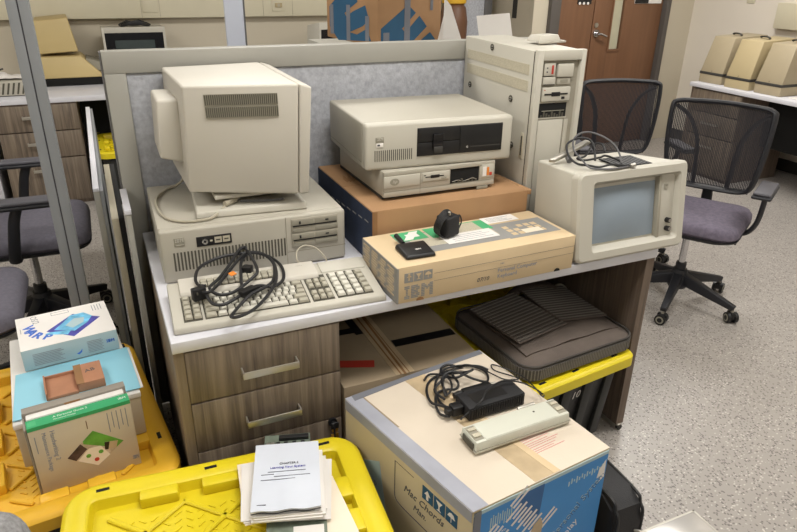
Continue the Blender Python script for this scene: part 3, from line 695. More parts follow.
g = G(); g.grid(lambda u, v: Vector((.062+.262*u, .033-.016*math.sin(PI*u)**.8*math.sin(PI*v)**.8, .05+(FH-.105)*v)), 16, 12, 'crt_glass', thick=.003); g.build('screen', r)
for z in (.092, .064):
    g = G(); g.cyl((.372, .018, z), (.372, .004, z), .0085, 'black', seg=20); g.cyl((.372, .004, z), (.372, .002, z), .006, 'chrome', seg=16); g.build('knob', r)
g = G(); g.box(.352, .368, .015, .019, .198, .214, 'beige', .0005); g.logo(.012, .005, 'vent_grey', FF(.354, .0149, .206)); g.build('badge', r)
for c_ in rmon.children:
    if not c_.name.startswith('shell'): c_.rotation_euler.x = -math.radians(8.5)
r = thing('monitor_cables', 'grey and black cables coiled on top of the right end monitor', 'cord', (1.33, .08, 1.034))
inv = T(-1.33, -.08, -1.03)
zt = lambda P: [(x, y, max(z, 1.026)) for x, y, z in P]
g = G()
g.tube(zt([(1.402,0.035,1.026),(1.344,0.03,1.026),(1.291,0.035,1.028),(1.260,0.055,1.030),(1.254,0.085,1.045),(1.253,0.125,1.063),(1.271,0.161,1.086),(1.307,0.180,1.102),(1.343,0.173,1.106),(1.372,0.142,1.096),(1.386,0.104,1.079),(1.386,0.074,1.055),(1.376,0.050,1.034)]), .0030, 'cable_grey', X=inv)
g.tube([(1.417,0.030,1.028),(1.377,0.040,1.030),(1.334,0.049,1.034),(1.286,0.045,1.032),(1.266,0.070,1.033),(1.238,0.086,1.036),(1.227,0.112,1.049),(1.235,0.144,1.069),(1.254,0.161,1.083),(1.296,0.164,1.093),(1.324,0.147,1.089),(1.324,0.122,1.070),(1.305,0.088,1.040)], .0035, 'rubber', X=inv)
g.tube([(1.348,0.100,1.060),(1.358,0.121,1.075),(1.343,0.133,1.080),(1.318,0.130,1.070),(1.281,0.109,1.050),(1.255,0.113,1.045),(1.274,0.100,1.04),(1.325,0.092,1.046),(1.348,0.090,1.05),(1.39,.07,1.034)], .0035, 'rubber', X=inv)
g.build('cable', r)
g = G(); g.hull([(1.183-1.33, .160-.08, -.003), (1.200-1.33, .148-.08, -.003), (1.335-1.33, .152-.08, .045), (1.32-1.33, .166-.08, .045), (1.183-1.33, .160-.08, .008), (1.200-1.33, .148-.08, .008), (1.335-1.33, .152-.08, .056), (1.32-1.33, .166-.08, .056)], 'steel', .002)
g.build('metal_arm', r)
g = G(); g.cyl((1.395-1.33, .030-.08, -.001), (1.413-1.33, .030-.08, .001), .0055, 'steel', seg=12); g.build('metal_connector', r)
g = G(); g.cyl((1.240-1.33, .128-.08, .004), (1.246-1.33, .145-.08, .010), .009, 'cable_grey', seg=16); g.build('plug', r)

# ------------------------------------------------------------------ storage totes
def rpoly(w, d, r, seg=6, off=0):
    p = []; w = w/2-off; d = d/2-off; r = max(.002, r-off)
    for cx, cy, a0 in ((w-r, -d+r, -90), (w-r, d-r, 0), (-w+r, d-r, 90), (-w+r, -d+r, 180)):
        for i in range(seg+1):
            a = math.radians(a0+90*i/seg); p.append((cx+r*math.cos(a), cy+r*math.sin(a)))
    return p
def loft(g, rings, k, cap0=True, cap1=True):
    tb = bmesh.new(); R_ = [[tb.verts.new((x, y, z)) for x, y in poly] for poly, z in rings]; n = len(R_[0])
    for a, b in zip(R_, R_[1:]):
        for i in range(n): tb.faces.new((a[i], a[(i+1) % n], b[(i+1) % n], b[i]))
    if cap0: tb.faces.new(R_[0][::-1])
    if cap1: tb.faces.new(R_[-1])
    g.add(tb, k)
def tote(name, label, loc, rot, w, d, h, lidmat, text=None, cr=.075):
    r = thing(name, label, 'storage bin', loc, rot, 'black totes with yellow lids')
    g = G()
    loft(g, [(rpoly(w-.16, d-.16, .05), .0), (rpoly(w-.14, d-.14, .05), .02), (rpoly(w-.06, d-.06, .05), h-.06), (rpoly(w-.03, d-.03, .05), h-.055), (rpoly(w-.03, d-.03, .05), h-.0485)], 'tote_black')
    for sx in (-.3, -.1, .1, .3):
        for sy in (-1, 1):
            y0 = sy*(d/2-.064); y1 = sy*(d/2-.03)
            g.hull([(sx*w-.02, y0-.012, .03), (sx*w+.02, y0-.012, .03), (sx*w+.02, y0+.012, .03), (sx*w-.02, y0+.012, .03), (sx*w-.02, y1-.012, h-.06), (sx*w+.02, y1-.012, h-.06), (sx*w+.02, y1+.012, h-.06), (sx*w-.02, y1+.012, h-.06)], 'tote_black', .003)
    if text: g.text(text, .042, 'paper', frame((-.034, -d/2+.0375, h-.125), (1, 0, 0), (0, -.08, 1)), shear=.2)
    g.build('bin_body', r)
    g = G()
    # rolled rim, wide flat lip, stepped tray
    loft(g, [(rpoly(w, d, cr, 6, .010), h-.048), (rpoly(w, d, cr), h-.044), (rpoly(w, d, cr), h-.010), (rpoly(w, d, cr, 6, .007), h-.002), (rpoly(w, d, cr, 6, .014), h),
             (rpoly(w, d, cr, 6, .052), h), (rpoly(w, d, cr, 6, .058), h-.004), (rpoly(w, d, cr, 6, .064), h-.030)], lidmat)
    iw, idp = w/2-.06, d/2-.06
    # castellated blocks round the tray
    nb = max(2, int(2*iw/.17)); sp = (2*iw-.16)/nb
    for sy in (-1, 1):
        for i in range(nb):
            cx = -iw+.08+sp*(i+.5)
            g.box(cx-sp*.31, cx+sp*.31, sy*(idp-.014)-.018, sy*(idp-.014)+.018, h-.032, h-.0005, lidmat, .006, 2)
    for sx in (-1, 1):
        nb = max(2, int(2*idp/.17)); sp = (2*idp-.16)/nb
        for i in range(nb):
            cy = -idp+.08+sp*(i+.5)
            g.box(sx*(iw-.014)-.018, sx*(iw-.014)+.018, cy-sp*.31, cy+sp*.31, h-.032, h-.0005, lidmat, .006, 2)
    for sx in ():
        for sy in (-1, 1): g.cyl((sx*(iw-.05), sy*(idp-.05), h-.0305), (sx*(iw-.05), sy*(idp-.05), h-.014), .036, lidmat, r1=.03, seg=20)
    # lattice ribs and tread marks on the tray
    bx, by = iw-.036, idp-.036; st = .112
    def seg_clip(c, s):
        # line y = s*x + c clipped to the tray
        pts = []
        for x in (-bx, bx):
            y = s*x+c
            if -by <= y <= by: pts.append((x, y))
        for y in (-by, by):
            x = (y-c)/s
            if -bx < x < bx: pts.append((x, y))
        return pts[:2] if len(pts) >= 2 else None
    for s in (.85, -.85):
        for kk in range(-9, 10):
            q = seg_clip((kk+.5)*st*1.35, s)
            if q:
                (xa, ya), (xb, yb) = q; L_ = math.hypot(xb-xa, yb-ya)
                if L_ > .03: g.box(0, L_, -.0065, .0065, 0, .0085, lidmat, .003, 1, X=T(xa, ya, h-.0305) @ RZ(math.atan2(yb-ya, xb-xa)))
    rnd = random.Random(3)
    n = 0
    y = -by+.03
    while y < by-.02:
        x = -bx+.03+(.02 if n % 2 else 0)
        while x < bx-.02:
            g.box(-.009, .009, -.0016, .0016, 0, .0028, lidmat, 0, X=T(x, y, h-.0303) @ RZ(.7 if (n % 2) else -.7)); x += .026; n += 1
        y += .024
    g.build('lid', r)
    if d > w and cr > .05: spots = [(sx*(w/2-.030), y, PI/2) for sx in (-1, 1) for y in (-.21, .07, .335)]
    else: spots = [(x, sy*(d/2-.030), .06) for sy in (-1, 1) for x in (-w/2+.085, -.02, w/2-.085)]
    for x, y, a in spots:
        g = G(); X = T(x, y, h) @ RZ(a); g.box(-.015, .015, -.0052, .0052, -.001, .0012, 'dark_void', .004, 2, X=X); g.box(-.018, .018, -.0075, .0075, -.001, .0005, lidmat, .004, 2, X=X); g.build('lock_slot', r)
    return r
tote('storage_tote', 'black storage tote with a warm yellow lid carrying the software boxes', (-.302, .337, 0), math.radians(6.5), .50, .77, .372, 'yellow_tote_warm')
tote('storage_tote', 'black storage tote with a bright yellow lid carrying the paper stack', (.045, -.318, 0), math.radians(-5.2), .712, .50, .425, 'yellow_tote')
tote('storage_tote', 'black tote with a yellow lid under the right of the desk, below the laptop bag', (1.21, .296, 0), math.radians(7), .50, .74, .372, 'yellow_tote', text='110', cr=.035)

# ------------------------------------------------------------------ things on the left tote
r = thing('shipping_box', 'large white box lying on the left yellow lid under the blue folder', 'box', (-.25, .38, .353))
def q8(P, z0, z1, o): return [(x-o[0], y-o[1], z0-o[2]) for x, y in P]+[(x-o[0], y-o[1], z1-o[2]) for x, y in P]
o = (-.25, .38, .353)
g = G(); g.hull(q8([(-.392, .150), (-.089, .178), (-.141, .640), (-.432, .612)], .3730, .505, o), 'book_beige', .004)
g.hull(q8([(-.394, .148), (-.087, .176), (-.139, .642), (-.434, .614)], .495, .511, o), 'paper', .003); g.build('body', r)
r = thing('folder', 'light blue folder lying flat between the software box and the slipcase', 'folder', (-.25, .29, .5115))
o = (-.25, .29, .5115); g = G(); g.hull(q8([(-.395, .165), (-.078, .196), (-.100, .428), (-.402, .392)], .512, .5145, o), 'paper', .0005); g.hull(q8([(-.393, .160), (-.085, .190), (-.106, .426), (-.401, .386)], .5147, .518, o), 'blue_folder', .0008); g.build('cover', r)
r = thing('small_carton', 'small brown folded cardboard carton lying on the light blue folder', 'box', (-.248, .275, .5185), math.radians(6))
g = G(); g.box(-.070, .005, -.052, .048, .0, .009, 'kraft_brown', .001); g.box(-.074, -.070, -.05, .048, 0, .022, 'kraft_brown', .0005); g.box(-.07, .005, .044, .048, 0, .018, 'kraft_brown', .0005); g.build('tray', r)
g = G(); g.box(.005, .073, -.050, .052, .0, .027, 'kraft_brown', .002); g.box(.003, .022, -.051, .053, .0265, .0275, 'cardboard_dark')
g.text('AB', .022, 'ink', T(.03, .0, .0273) @ RZ(.2), .0003); g.build('lid', r)
r = thing('software_box', 'white software box with a blue picture on top, at the back of the left lid', 'box', (-.264, .513, .5185), math.radians(7.4))
W2, D2, H2 = .253, .212, .066
g = G(); g.box(-W2/2, W2/2, -D2/2, D2/2, 0, H2, 'pale_blue_box', .0015)
g.box(-W2/2+.0003, W2/2-.0003, -D2/2+.0003, D2/2-.0003, H2-.0008, H2+.0006, 'paper')
TT = T(0, 0, H2+.0006)
g.prism([(-.052, -.020), (.028, .058), (.098, .000), (.014, -.088)], 0, .0004, 'print_purple', X=TT)
g.prism([(-.052+.02, -.022), (.0, .018), (.020, .050), (.058, .052), (.078, .018), (.060, -.018), (.020, -.055), (-.01, -.035)], .0003, .0008, 'print_cyan', X=TT)
g.prism([(-.045, -.03), (-.058, -.036), (-.03, -.052), (0, -.068), (.012, -.045)], .0003, .0007, 'print_cyan', X=TT)
g.prism([(.0, -.010), (.028, .025), (.056, .018), (.05, -.012), (.018, -.035)], .0007, .0012, 'pale_blue_box', X=TT)
g.text('OS/2', .026, 'ink_grey', TT @ T(-.088, .098, 0) @ RZ(-1.45), .0003)
for ch, x, y, a in (('W', -.112, .038, -1.4), ('A', -.108, .000, -1.15), ('R', -.094, -.032, -.85), ('P', -.068, -.060, -.5)): g.text(ch, .042, 'print_blue', TT @ T(x, y, 0) @ RZ(a), .0004, bold=.0016)
g.box(-.03, .02, .077, .0785, 0, .0004, 'ink_grey', X=TT); g.box(-.03, .02, .094, .0955, 0, .0004, 'ink_grey', X=TT); g.box(-.03, -.0285, .077, .0955, 0, .0004, 'ink_grey', X=TT); g.box(.0185, .02, .077, .0955, 0, .0004, 'ink_grey', X=TT)
for i in range(4): g.box(.085+i*.008, .087+i*.008, .05, .09, 0, .0004, 'ink_grey', X=TT)
for i in range(7): g.box(-.118, -.1165+.0, .0+i*.0, .03, 0, .0004, 'ink_grey', X=TT)
SX = FF(0, -D2/2-.0003, 0)
for i in range(8): g.box(-.10, -.02-.006*(i % 3), .012+i*.005, .0135+i*.005, 0, .0004, 'ink_grey', X=SX)
for i in range(8): g.box(.042, .085-.004*(i % 2), .012+i*.005, .0135+i*.005, 0, .0004, 'ink_grey', X=SX)
g.prism([(.010, .018), (.017, .014), (.025, .020), (.027, .030), (.022, .024), (.016, .020)], 0, .0005, 'print_blue', X=SX); g.logo(.022, .010, 'print_blue', SX @ T(.094, .03, 0))
g.build('carton', r)
r = thing('slipcase_manual', 'beige manual with a green spine and a diamond photo, upright in its grey slipcase', 'manual', (-.351, .060, .343), math.radians(7.2))
BW_, BH_ = .238, .210
g = G()
g.box(-.004, BW_, .056, .082, 0, .218, 'slip_grey', .001); g.box(-.006, -.001, .004, .081, 0, .204, 'slip_grey', .0008); g.box(.0, BW_-.004, .046, .060, .002, .206, 'slip_grey', .0008)
g.prism([(.09, .218), (.13, .218), (.124, .208), (.096, .208)], 0, .001, 'cardboard_dark', X=FF(0, .0555, 0)); g.build('slipcase', r)
g = G(); g.box(.003, BW_-.008, .0345, .0555, .004, .2125, 'paper', .001); g.build('page_block', r)
g = G(); g.box(0, BW_, 0, .034, 0, .2085, 'book_beige', .0012)
g.box(0.0005, BW_-.0005, .0006, .0335, .2080, .2092, 'green'); g.box(.0005, BW_-.0005, -.0006, .0006, .1985, .2091, 'green')
FXc = FF(0, -.0004, 0)
g.prism([(.070, .090), (.139, .150), (.205, .092), (.135, .040)], 0, .0004, 'photo_mix', X=FXc)
g.prism([(.139, .150), (.205, .092), (.185, .078), (.112, .118), (.112, .127)], .0003, .0006, 'photo_green', X=FXc)
g.prism([(.070, .090), (.105, .121), (.118, .100), (.088, .074)], .0003, .0006, 'photo_dark', X=FXc)
g.prism([(.092, .072), (.122, .100), (.150, .098), (.168, .062), (.135, .040)], .0003, .0006, 'paper_cream', X=FXc)
g.prism([(.160, .105), (.192, .098), (.185, .078), (.158, .082)], .0006, .0009, 'clear_tape', X=FXc); g.prism([(.160, .105), (.172, .102), (.166, .080), (.158, .082)], .0009, .0012, 'black', X=FXc)
for x, z in ((.118, .078), (.135, .060), (.148, .080)): g.cyl((x, z, .0004), (x, z, .0010), .006, 'red_tape' if x == .135 else 'photo_green', seg=10, X=FXc)
g.text('Handwriting 2', .016, 'ink_grey', FXc @ T(.046, .186, 0) @ RZ(-PI/2), .0003); g.text('Maintenance Package', .014, 'ink_grey', FXc @ T(.028, .186, 0) @ RZ(-PI/2), .0003)
g.box(.011, .013, .13, .18, 0, .0004, 'ink_grey', X=FXc)
for i in range(5): g.box(.178+i*.011, .180+i*.011, .13+.01*(i % 2), .19, 0, .0003, 'ink_grey', X=FXc)
g.box(.128, .130, .160, .185, 0, .0004, 'jug_brown', X=FXc); g.logo(.014, .012, 'ink_grey', FXc @ T(.220, .022, 0))
TG = T(0, 0, .2092)
g.text('A Personal Guide 2', .010, 'paper', TG @ T(.060, .018, 0) , .0003); g.text('Maintenance Package', .006, 'paper', TG @ T(.060, .008, 0), .0003); g.text('IBM', .012, 'paper', TG @ T(.212, .014, 0), .0003); g.box(.004, .022, .006, .026, 0, .0005, 'green_label', X=TG)
g.build('book', r)

# ------------------------------------------------------------------ paper stack on the front tote
YS = math.radians(-16.2); zL = .4265
r = thing('circuit_board', 'green circuit board poking out at the back from beneath the paper stack', 'circuit board', (.241, -.128, zL-.001), YS)
g = G(); g.box(-.066, .054, -.10, .075, .002, .004, 'pcb', .0004); g.build('board', r)
g = G(); g.box(-.028, .050, .048, .062, .004, .014, 'black', .001); g.build('edge_connector', r)
for x in (-.056, -.045, -.03, -.01, .012, .034):
    g = G(); g.box(x-.005, x+.005, .02, .042, .004, .008, 'black' if x > -.04 else 'steel', .0006); g.build('chip', r)
r = thing('circuit_board', 'circuit board with chips showing at the near end of the paper stack', 'circuit board', (.172, -.405, zL+.0005), YS)
g = G(); g.box(-.06, .075, -.05, .08, .006, .008, 'pcb', .0004); g.build('board', r)
for x, y in ((-.045, -.03), (-.04, .0), (-.02, -.03), (-.018, .002)):
    g = G(); g.box(x-.007, x+.007, y-.01, y+.01, .008, .012, 'black', .0006); g.build('chip', r)
g = G(); g.box(.0, .068, -.045, .028, .0085, .011, 'paper', .0005)
for x, y in ((.008, -.035), (.02, -.035), (.022, -.022), (.036, -.016), (.058, -.036), (.058, -.026), (.058, -.014), (.058, -.002), (.008, -.012)): g.cyl((x, y, .011), (x, y, .0116), .0028, 'black', seg=10)
g.build('punched_cover', r)
grp = 'loose paper sheets under the booklet'
# sheets fan out from the stack
sheets = [('cream sheet lowest at the left of the paper stack', .188, -.262, .19, .250, -.12, 'paper_cream'), ('white sheet turned anticlockwise in the middle of the paper stack', .205, -.285, .195, .245, -.34, 'paper'),
          ('white sheet showing its corner at the left edge of the paper stack', .178, -.268, .170, .235, -.22, 'paper'), ('white sheet just under the booklet', .212, -.275, .165, .225, -.30, 'paper')]
for i, (lb, x, y, w, d_, a, k_) in enumerate(sheets):
    d_ -= .045; y += .020
    r = thing('paper_sheet', lb, 'paper', (x, y, zL+.011+.0025*i), a, grp)
    g = G(); g.grid(lambda u, v: Vector(((u-.5)*w, (v-.5)*d_, .0008*math.sin(7*u+i)*math.sin(5*v))), 8, 8, k_, thick=.0012); g.build('sheet', r)
r = thing('manila_folder', 'cream folder sticking out on the right of the paper stack', 'folder', (.262, -.318, zL), -.05)
g = G(); g.prism([(-.06, -.16), (.058, -.16), (.050, .07), (.038, .075), (.010, .15), (-.03, .16), (-.06, .12)], 0, .0022, 'paper_cream'); g.prism([(-.06, -.15), (.050, -.15), (.036, .05), (.0, .13), (-.06, .10)], .0023, .004, 'paper_cream'); g.build('cover', r)
r = thing('bound_pages', 'thick block of white pages between the booklet and the circuit board', 'paper', (.200, -.262, zL+.0215), YS)
g = G()
for i in range(4): g.box(-.074-.003*(i % 2), .078+.004*(i % 3), -.108-.003*((i*2) % 3), .104, .0+i*.0048, .0045+i*.0048, 'paper', .0006, X=RZ(.012*(i-2)))
g.build('pages', r)
r = thing('booklet', 'pale booklet with a few lines of small print, topmost of the paper stack', 'booklet', (.201, -.255, zL+.0465), YS)
g = G(); g.grid(lambda u, v: Vector(((u-.5)*.156, (v-.5)*.224, .003+.0022*math.sin(9*u+2)*math.sin(6*v)*(1-v)+.002*(1-v)**4*math.sin(14*u))), 20, 20, 'paper_blue', thick=.0026)
g.text('CHAPTER 2', .009, 'ink', T(-.018, .034, .0072), .0004); g.text('Learning Your System', .0095, 'print_purple', T(-.040, .021, .0072), .0004)
for y, a, b in ((.010, -.045, .045), (.002, -.060, -.03), (-.006, -.03, .055), (-.016, -.06, .02)): g.box(a, b, y, y+.0010, .0058, .0074, 'ink_grey')
g.box(-.065, -.045, -.095, -.0935, .0060, .0078, 'ink'); g.build('cover', r)
g = G(); g.grid(lambda u, v: Vector(((u-.5)*.155, -.1145+.0035*v, -.0005+.0024*math.sin(14*u)-.003*v)), 20, 2, 'black', thick=.002); g.build('shadowed_spine', r)['label'] = 'spine edge coloured black as shade'  # black strip puts the shade at the booklet's near edge into colour

# ------------------------------------------------------------------ big white carton
o = (.524, -.572, 0)
r = thing('monitor_carton', 'large cream carton with a blue printed front and grey taped edges', 'box', o)
P0, P1, P2, P3 = Vector((.411, -.084, 0)), Vector((.872, -.013, 0)), Vector((.937, -.523, 0)), Vector((.524, -.572, 0))
zt_ = .52
g = G(); g.hull(q8([P3[:2], P2[:2], P1[:2], P0[:2]], .001, zt_, o), 'cardboard_cream', .003)
def loc(p, z=0): return (p[0]-o[0], p[1]-o[1], z)
# top sheet
TF = frame(loc(P0, zt_), (P1-P0), (P0-P3)); UX = (P1-P0).length
def top(g, pts, k, h=.001, z=0):
    g.prism([(p[0]-o[0], p[1]-o[1]) for p in pts], zt_+z, zt_+z+h, k)
top(g, [P3[:2], P2[:2], P1[:2], P0[:2]], 'cardboard_white', .0015)
top(g, [(.590, -.055), (.655, -.048), (.776, -.540), (.700, -.549)], 'clear_tape', .0006, .0015)
top(g, [(.640, -.050), (.655, -.048), (.776, -.540), (.756, -.543)], 'cardboard_pale', .0006, .0020)
top(g, [(.452, -.079), (.456, -.079), (.497, -.25), (.492, -.25)], 'cardboard_tan', .0004, .0015)
for i in range(16):
    x0 = .73+.0052*(i % 3); y0 = -.475+i*.0072; x1 = .85-.010*((i*7) % 4)+.02*(i > 6)
    top(g, [(x0, y0), (x0+.0, y0+.0022), (x1, y0+.0022+(x1-x0)*.13), (x1, y0+(x1-x0)*.13)], 'red_ink', .0003, .0015)
# front face (blue)
FB = frame(loc(P3, 0), (P2-P3), (0, 0, 1)); FBW = (P2-P3).length
FB = FB @ T(0, 0, .0006)
g.box(.003, FBW-.003, .003, zt_-.012, -.001, .0012, 'blue_print', X=FB)
g.box(.003, FBW-.003, zt_-.014, zt_-.004, -.001, .0016, 'pale_blue_box', X=FB)
g.box(.003, .022, .003, zt_-.004, -.001, .0022, 'grey_tape_dark', X=FB)
g.prism([(.130, zt_-.012), (.205, zt_-.012), (.200, zt_-.10), (.165, zt_-.13), (.135, zt_-.07)], .0010, .0018, 'blue_dark_print', X=FB)
ST = FB @ T(.135, zt_-.225, .0018) @ RZ(.72)
Lp = .17
for i in range(13):
    y = i*.0135
    wseg = [(.0, .055), (.105, .165)] if i in (0, 1, 11, 12) else ([(.012, .045), (.085, .135)] if i % 2 else [(.0, .06), (.07, .125)])
    for a, b in wseg: g.box(a, b, y, y+.0065, 0, .0005, 'paper', X=ST)
g.text('Personal System', .031, 'blue_dark_print', FB @ T(.262, zt_-.215, .0012) @ RZ(.72), .0006)
g.text('Personal System', .031, 'pale_blue_box', FB @ T(.261, zt_-.213, .0010) @ RZ(.72), .0006)
g.text('Display', .030, 'paper', FB @ T(.275, zt_-.255, .0012) @ RZ(.72), .0006)
g.prism([(.165, zt_-.20), (.185, zt_-.13), (.205, zt_-.115), (.215, zt_-.14), (.205, zt_-.26), (.17, zt_-.30)], .0022, .0030, 'clear_tape', X=FB)
for i in range(14): g.box(.285+i*.0085, .289+i*.0085, zt_-.060+.004*(i % 3), zt_-.046+.006*(i % 2), .001, .0016, 'pale_blue_box', X=FB)
for i in range(10): g.box(.05+i*.0065, .053+i*.0065, zt_-.075+.006*(i % 3), zt_-.040+.006*(i % 2), .001, .0016, 'pale_blue_box', X=FB)
g.prism([(FBW-.028, zt_-.055), (FBW-.008, zt_-.03), (FBW-.006, zt_-.085), (FBW-.022, zt_-.095), (FBW-.016, zt_-.075), (FBW-.032, zt_-.080)], .001, .0018, 'paper', X=FB)
g.text('o  xo', .014, 'paper', FB @ T(.07, zt_-.10, .001), .0005)
# left face
LF = frame(loc(P0, 0), (P3-P0), (0, 0, 1)); LW = (P3-P0).length; LF = LF @ T(0, 0, .0006)
for i, x in enumerate((.334, .376, .418)):
    g.box(x, x+.038, zt_-.085, zt_-.047, -.001, .001, 'navy_print', X=LF)
    if i == 0: g.prism([(x+.008, zt_-.066), (x+.030, zt_-.066), (x+.019, zt_-.052)], .001, .0014, 'paper', X=LF); g.box(x+.015, x+.023, zt_-.080, zt_-.065, .001, .0014, 'paper', X=LF)
    if i == 1: g.prism([(x+.008, zt_-.053), (x+.030, zt_-.053), (x+.021, zt_-.066), (x+.021, zt_-.076), (x+.027, zt_-.08), (x+.011, zt_-.08), (x+.017, zt_-.076), (x+.017, zt_-.066)], .001, .0014, 'paper', X=LF)
    if i == 2: g.prism([(x+.006, zt_-.066), (x+.012, zt_-.055), (x+.019, zt_-.052), (x+.026, zt_-.055), (x+.032, zt_-.066)], .001, .0014, 'paper', X=LF); g.box(x+.018, x+.020, zt_-.080, zt_-.065, .001, .0014, 'paper', X=LF)
g.box(.225, .227, zt_-.15, zt_-.05, 0, .0006, 'ink', X=LF); g.tube([(.226, zt_-.15, .0003), (.24, zt_-.175, .0003), (.33, zt_-.178, .0003), (.46, zt_-.178, .0003)], .0010, 'ink', X=LF); g.box(.227, .30, zt_-.051, zt_-.050, 0, .0006, 'ink', X=LF)
g.text('Mac Chords', .030, 'ink', LF @ T(.262, zt_-.118, 0), .0004, shear=.3); g.text('Man.', .026, 'ink', LF @ T(.300, zt_-.150, 0), .0004, shear=.3)
g.prism([(.06, zt_-.16), (.16, zt_-.10), (.20, zt_-.30), (.10, zt_-.30)], 0, .0005, 'pale_blue_box', X=LF)
g.text('Ship', .03, 'ink_grey', LF @ T(.10, zt_-.19, .0006), .0004)
g.build('body', r)
g = G(); top(g, [(P0.x, P0.y), (P3.x, P3.y), (P3.x+.042, P3.y+.006), (P0.x+.040, P0.y+.006)], 'grey_tape', .0008, .0016)
g.box(.004, LW-.002, zt_-.030, zt_+.0008, .0, .0014, 'grey_tape', X=LF); g.build('edge_tape', r)
g = G(); top(g, [(P0.x+.02, P0.y+.003), (P0.x+.0205, P0.y-.021), (.60, -.072), (P1.x-.003, P1.y-.022), (P1.x-.001, P1.y)], 'grey_tape_dark', .0008, .0024); g.build('edge_tape', r)
# power brick, cords, white unit on the carton
zc = zt_+.0035
r = thing('power_brick', 'ribbed black power brick lying on the large cream carton', 'adapter', (.752, -.266, zc), math.radians(1.5))
g = G(); g.box(-.086, .086, -.036, .036, 0, .040, 'black_soft', .004)
for i in range(22): x = -.080+i*.0074; g.box(x, x+.0036, -.0385, -.034, .006, .035, 'black', .0006)
g.box(-.06, .04, -.02, .02, .0398, .0405, 'black'); g.build('case', r)
g = G(); g.box(-.120, -.089, -.014, .014, .008, .036, 'black', .004); g.box(-.135, -.118, -.010, .010, .012, .030, 'black', .003); g.build('inlet_plug', r)
g = G(); g.box(-.05, .04, .042, .068, .0, .026, 'black', .005, X=T(0, .002, 0)); g.cyl((-.05, .063, .015), (-.075, .06, .014), .008, 'black'); g.cyl((.04, .063, .015), (.058, .063, .014), .006, 'steel'); g.build('connector_block', r)
r = thing('tangled_cable', 'black cords tangled behind the ribbed power brick on the cream carton', 'cord', (.72, -.18, zc))
X_ = T(-.72, .18, -zc); lift = .004
g = G()
g.tube([(0.622,-0.283,0.540),(0.611,-0.255,0.530),(0.618,-0.216,0.529),(0.643,-0.172,0.530),(0.676,-0.165,0.530),(0.696,-0.178,0.534),(0.711,-0.169,0.540),(0.713,-0.147,0.545),(0.715,-0.105,0.542),(0.699,-0.096,0.534),(0.712,-0.066,0.530),(0.739,-0.058,0.530),(0.759,-0.081,0.532),(0.765,-0.118,0.556),(0.793,-0.140,0.560),(0.81,-0.160,0.556)], .0036, 'rubber', X=X_)
g.tube([(0.640,-0.251,0.540),(0.622,-0.227,0.536),(0.610,-0.200,0.532),(0.623,-0.151,0.530),(0.648,-0.114,0.529),(0.686,-0.096,0.530),(0.724,-0.110,0.536),(0.755,-0.135,0.548),(0.765,-0.150,0.562),(0.735,-0.160,0.563),(0.712,-0.158,0.556),(0.705,-0.138,0.545),(0.697,-0.123,0.540),(0.651,-0.150,0.536),(0.640,-0.172,0.534),(0.650,-0.205,0.532)], .0036, 'rubber', X=X_)
g.tube([(.64, -.10, .529), (.67, -.08, .529), (.70, -.12, .538), (.69, -.17, .538), (.66, -.19, .531), (.68, -.14, .545), (.73, -.10, .54), (.77, -.09, .531)], .0030, 'rubber', X=X_)
g.tube([(.66, -.27, .530), (.635, -.21, .529), (.66, -.13, .530), (.72, -.075, .530), (.79, -.085, .530), (.82, -.13, .530), (.80, -.175, .531), (.76, -.17, .545), (.72, -.12, .550), (.68, -.13, .540), (.665, -.19, .532)], .0034, 'rubber', X=X_)
g.build('thick_cord', r)
g = G()
g.tube([(0.730,-0.092,0.532),(0.756,-0.080,0.528),(0.790,-0.075,0.528),(0.818,-0.106,0.528),(0.832,-0.148,0.530),(0.853,-0.184,0.528),(0.889,-0.197,0.528),(0.881,-0.178,0.528),(0.850,-0.134,0.528),(0.858,-0.105,0.528),(0.880,-0.134,0.529),(0.905,-0.189,0.529),(0.907,-0.248,0.529),(0.895,-0.301,0.536),(.88, -.325, .560)], .0020, 'black', X=X_)
g.tube([(0.644,-0.300,0.535),(0.680,-0.300,0.560),(0.705,-0.300,0.580),(0.735,-0.272,0.580),(0.796,-0.250,0.580),(0.850,-0.262,0.568),(0.880,-0.290,0.556),(0.878,-0.321,0.562)], .0022, 'rubber', X=X_)
g.build('thin_cord', r)
r = thing('battery_unit', 'long pale plastic unit with end clips at the front of the cream carton', 'battery pack', (.758, -.378, zc), math.radians(2.0))
r.scale = (.95, .95, .95)
g = G(); g.hull([(-.150, -.042, .004), (.148, -.042, .004), (.148, .034, .004), (-.150, .034, .004), (-.146, -.038, .036), (.146, -.038, .036), (.146, .032, .036), (-.146, .032, .036)], 'offwhite_plastic', .003, 2)
g.box(-.151, .149, -.0425, .0345, .012, .0135, 'vent_grey'); g.box(-.116, .112, -.036, .030, .0355, .0372, 'offwhite_plastic', .0006)
g.cyl((.06, .005, .0372), (.06, .005, .0378), .003, 'slot', seg=12); g.build('shell', r)
for s in (-1, 1):
    g = G(); g.box(s*.131-.013, s*.131+.013, -.030, .026, .0345, .0365, 'vent_grey'); g.box(s*.131-.011, s*.131+.011, -.020, -.006, .036, .040, 'vent_band', .001); g.box(s*.131-.011, s*.131+.011, .006, .016, .036, .040, 'vent_band', .001); g.box(s*.150-.002, s*.150+.002, -.03, .02, .008, .028, 'slot', .001); g.build('end_clip', r)
g = G(); g.hull([(.03, .033, .014), (.085, .033, .014), (.085, .040, .014), (.03, .040, .014), (.03, .031, .038), (.085, .031, .038), (.085, .038, .040), (.03, .038, .040)], 'steel', .0006); g.build('slide_latch', r)

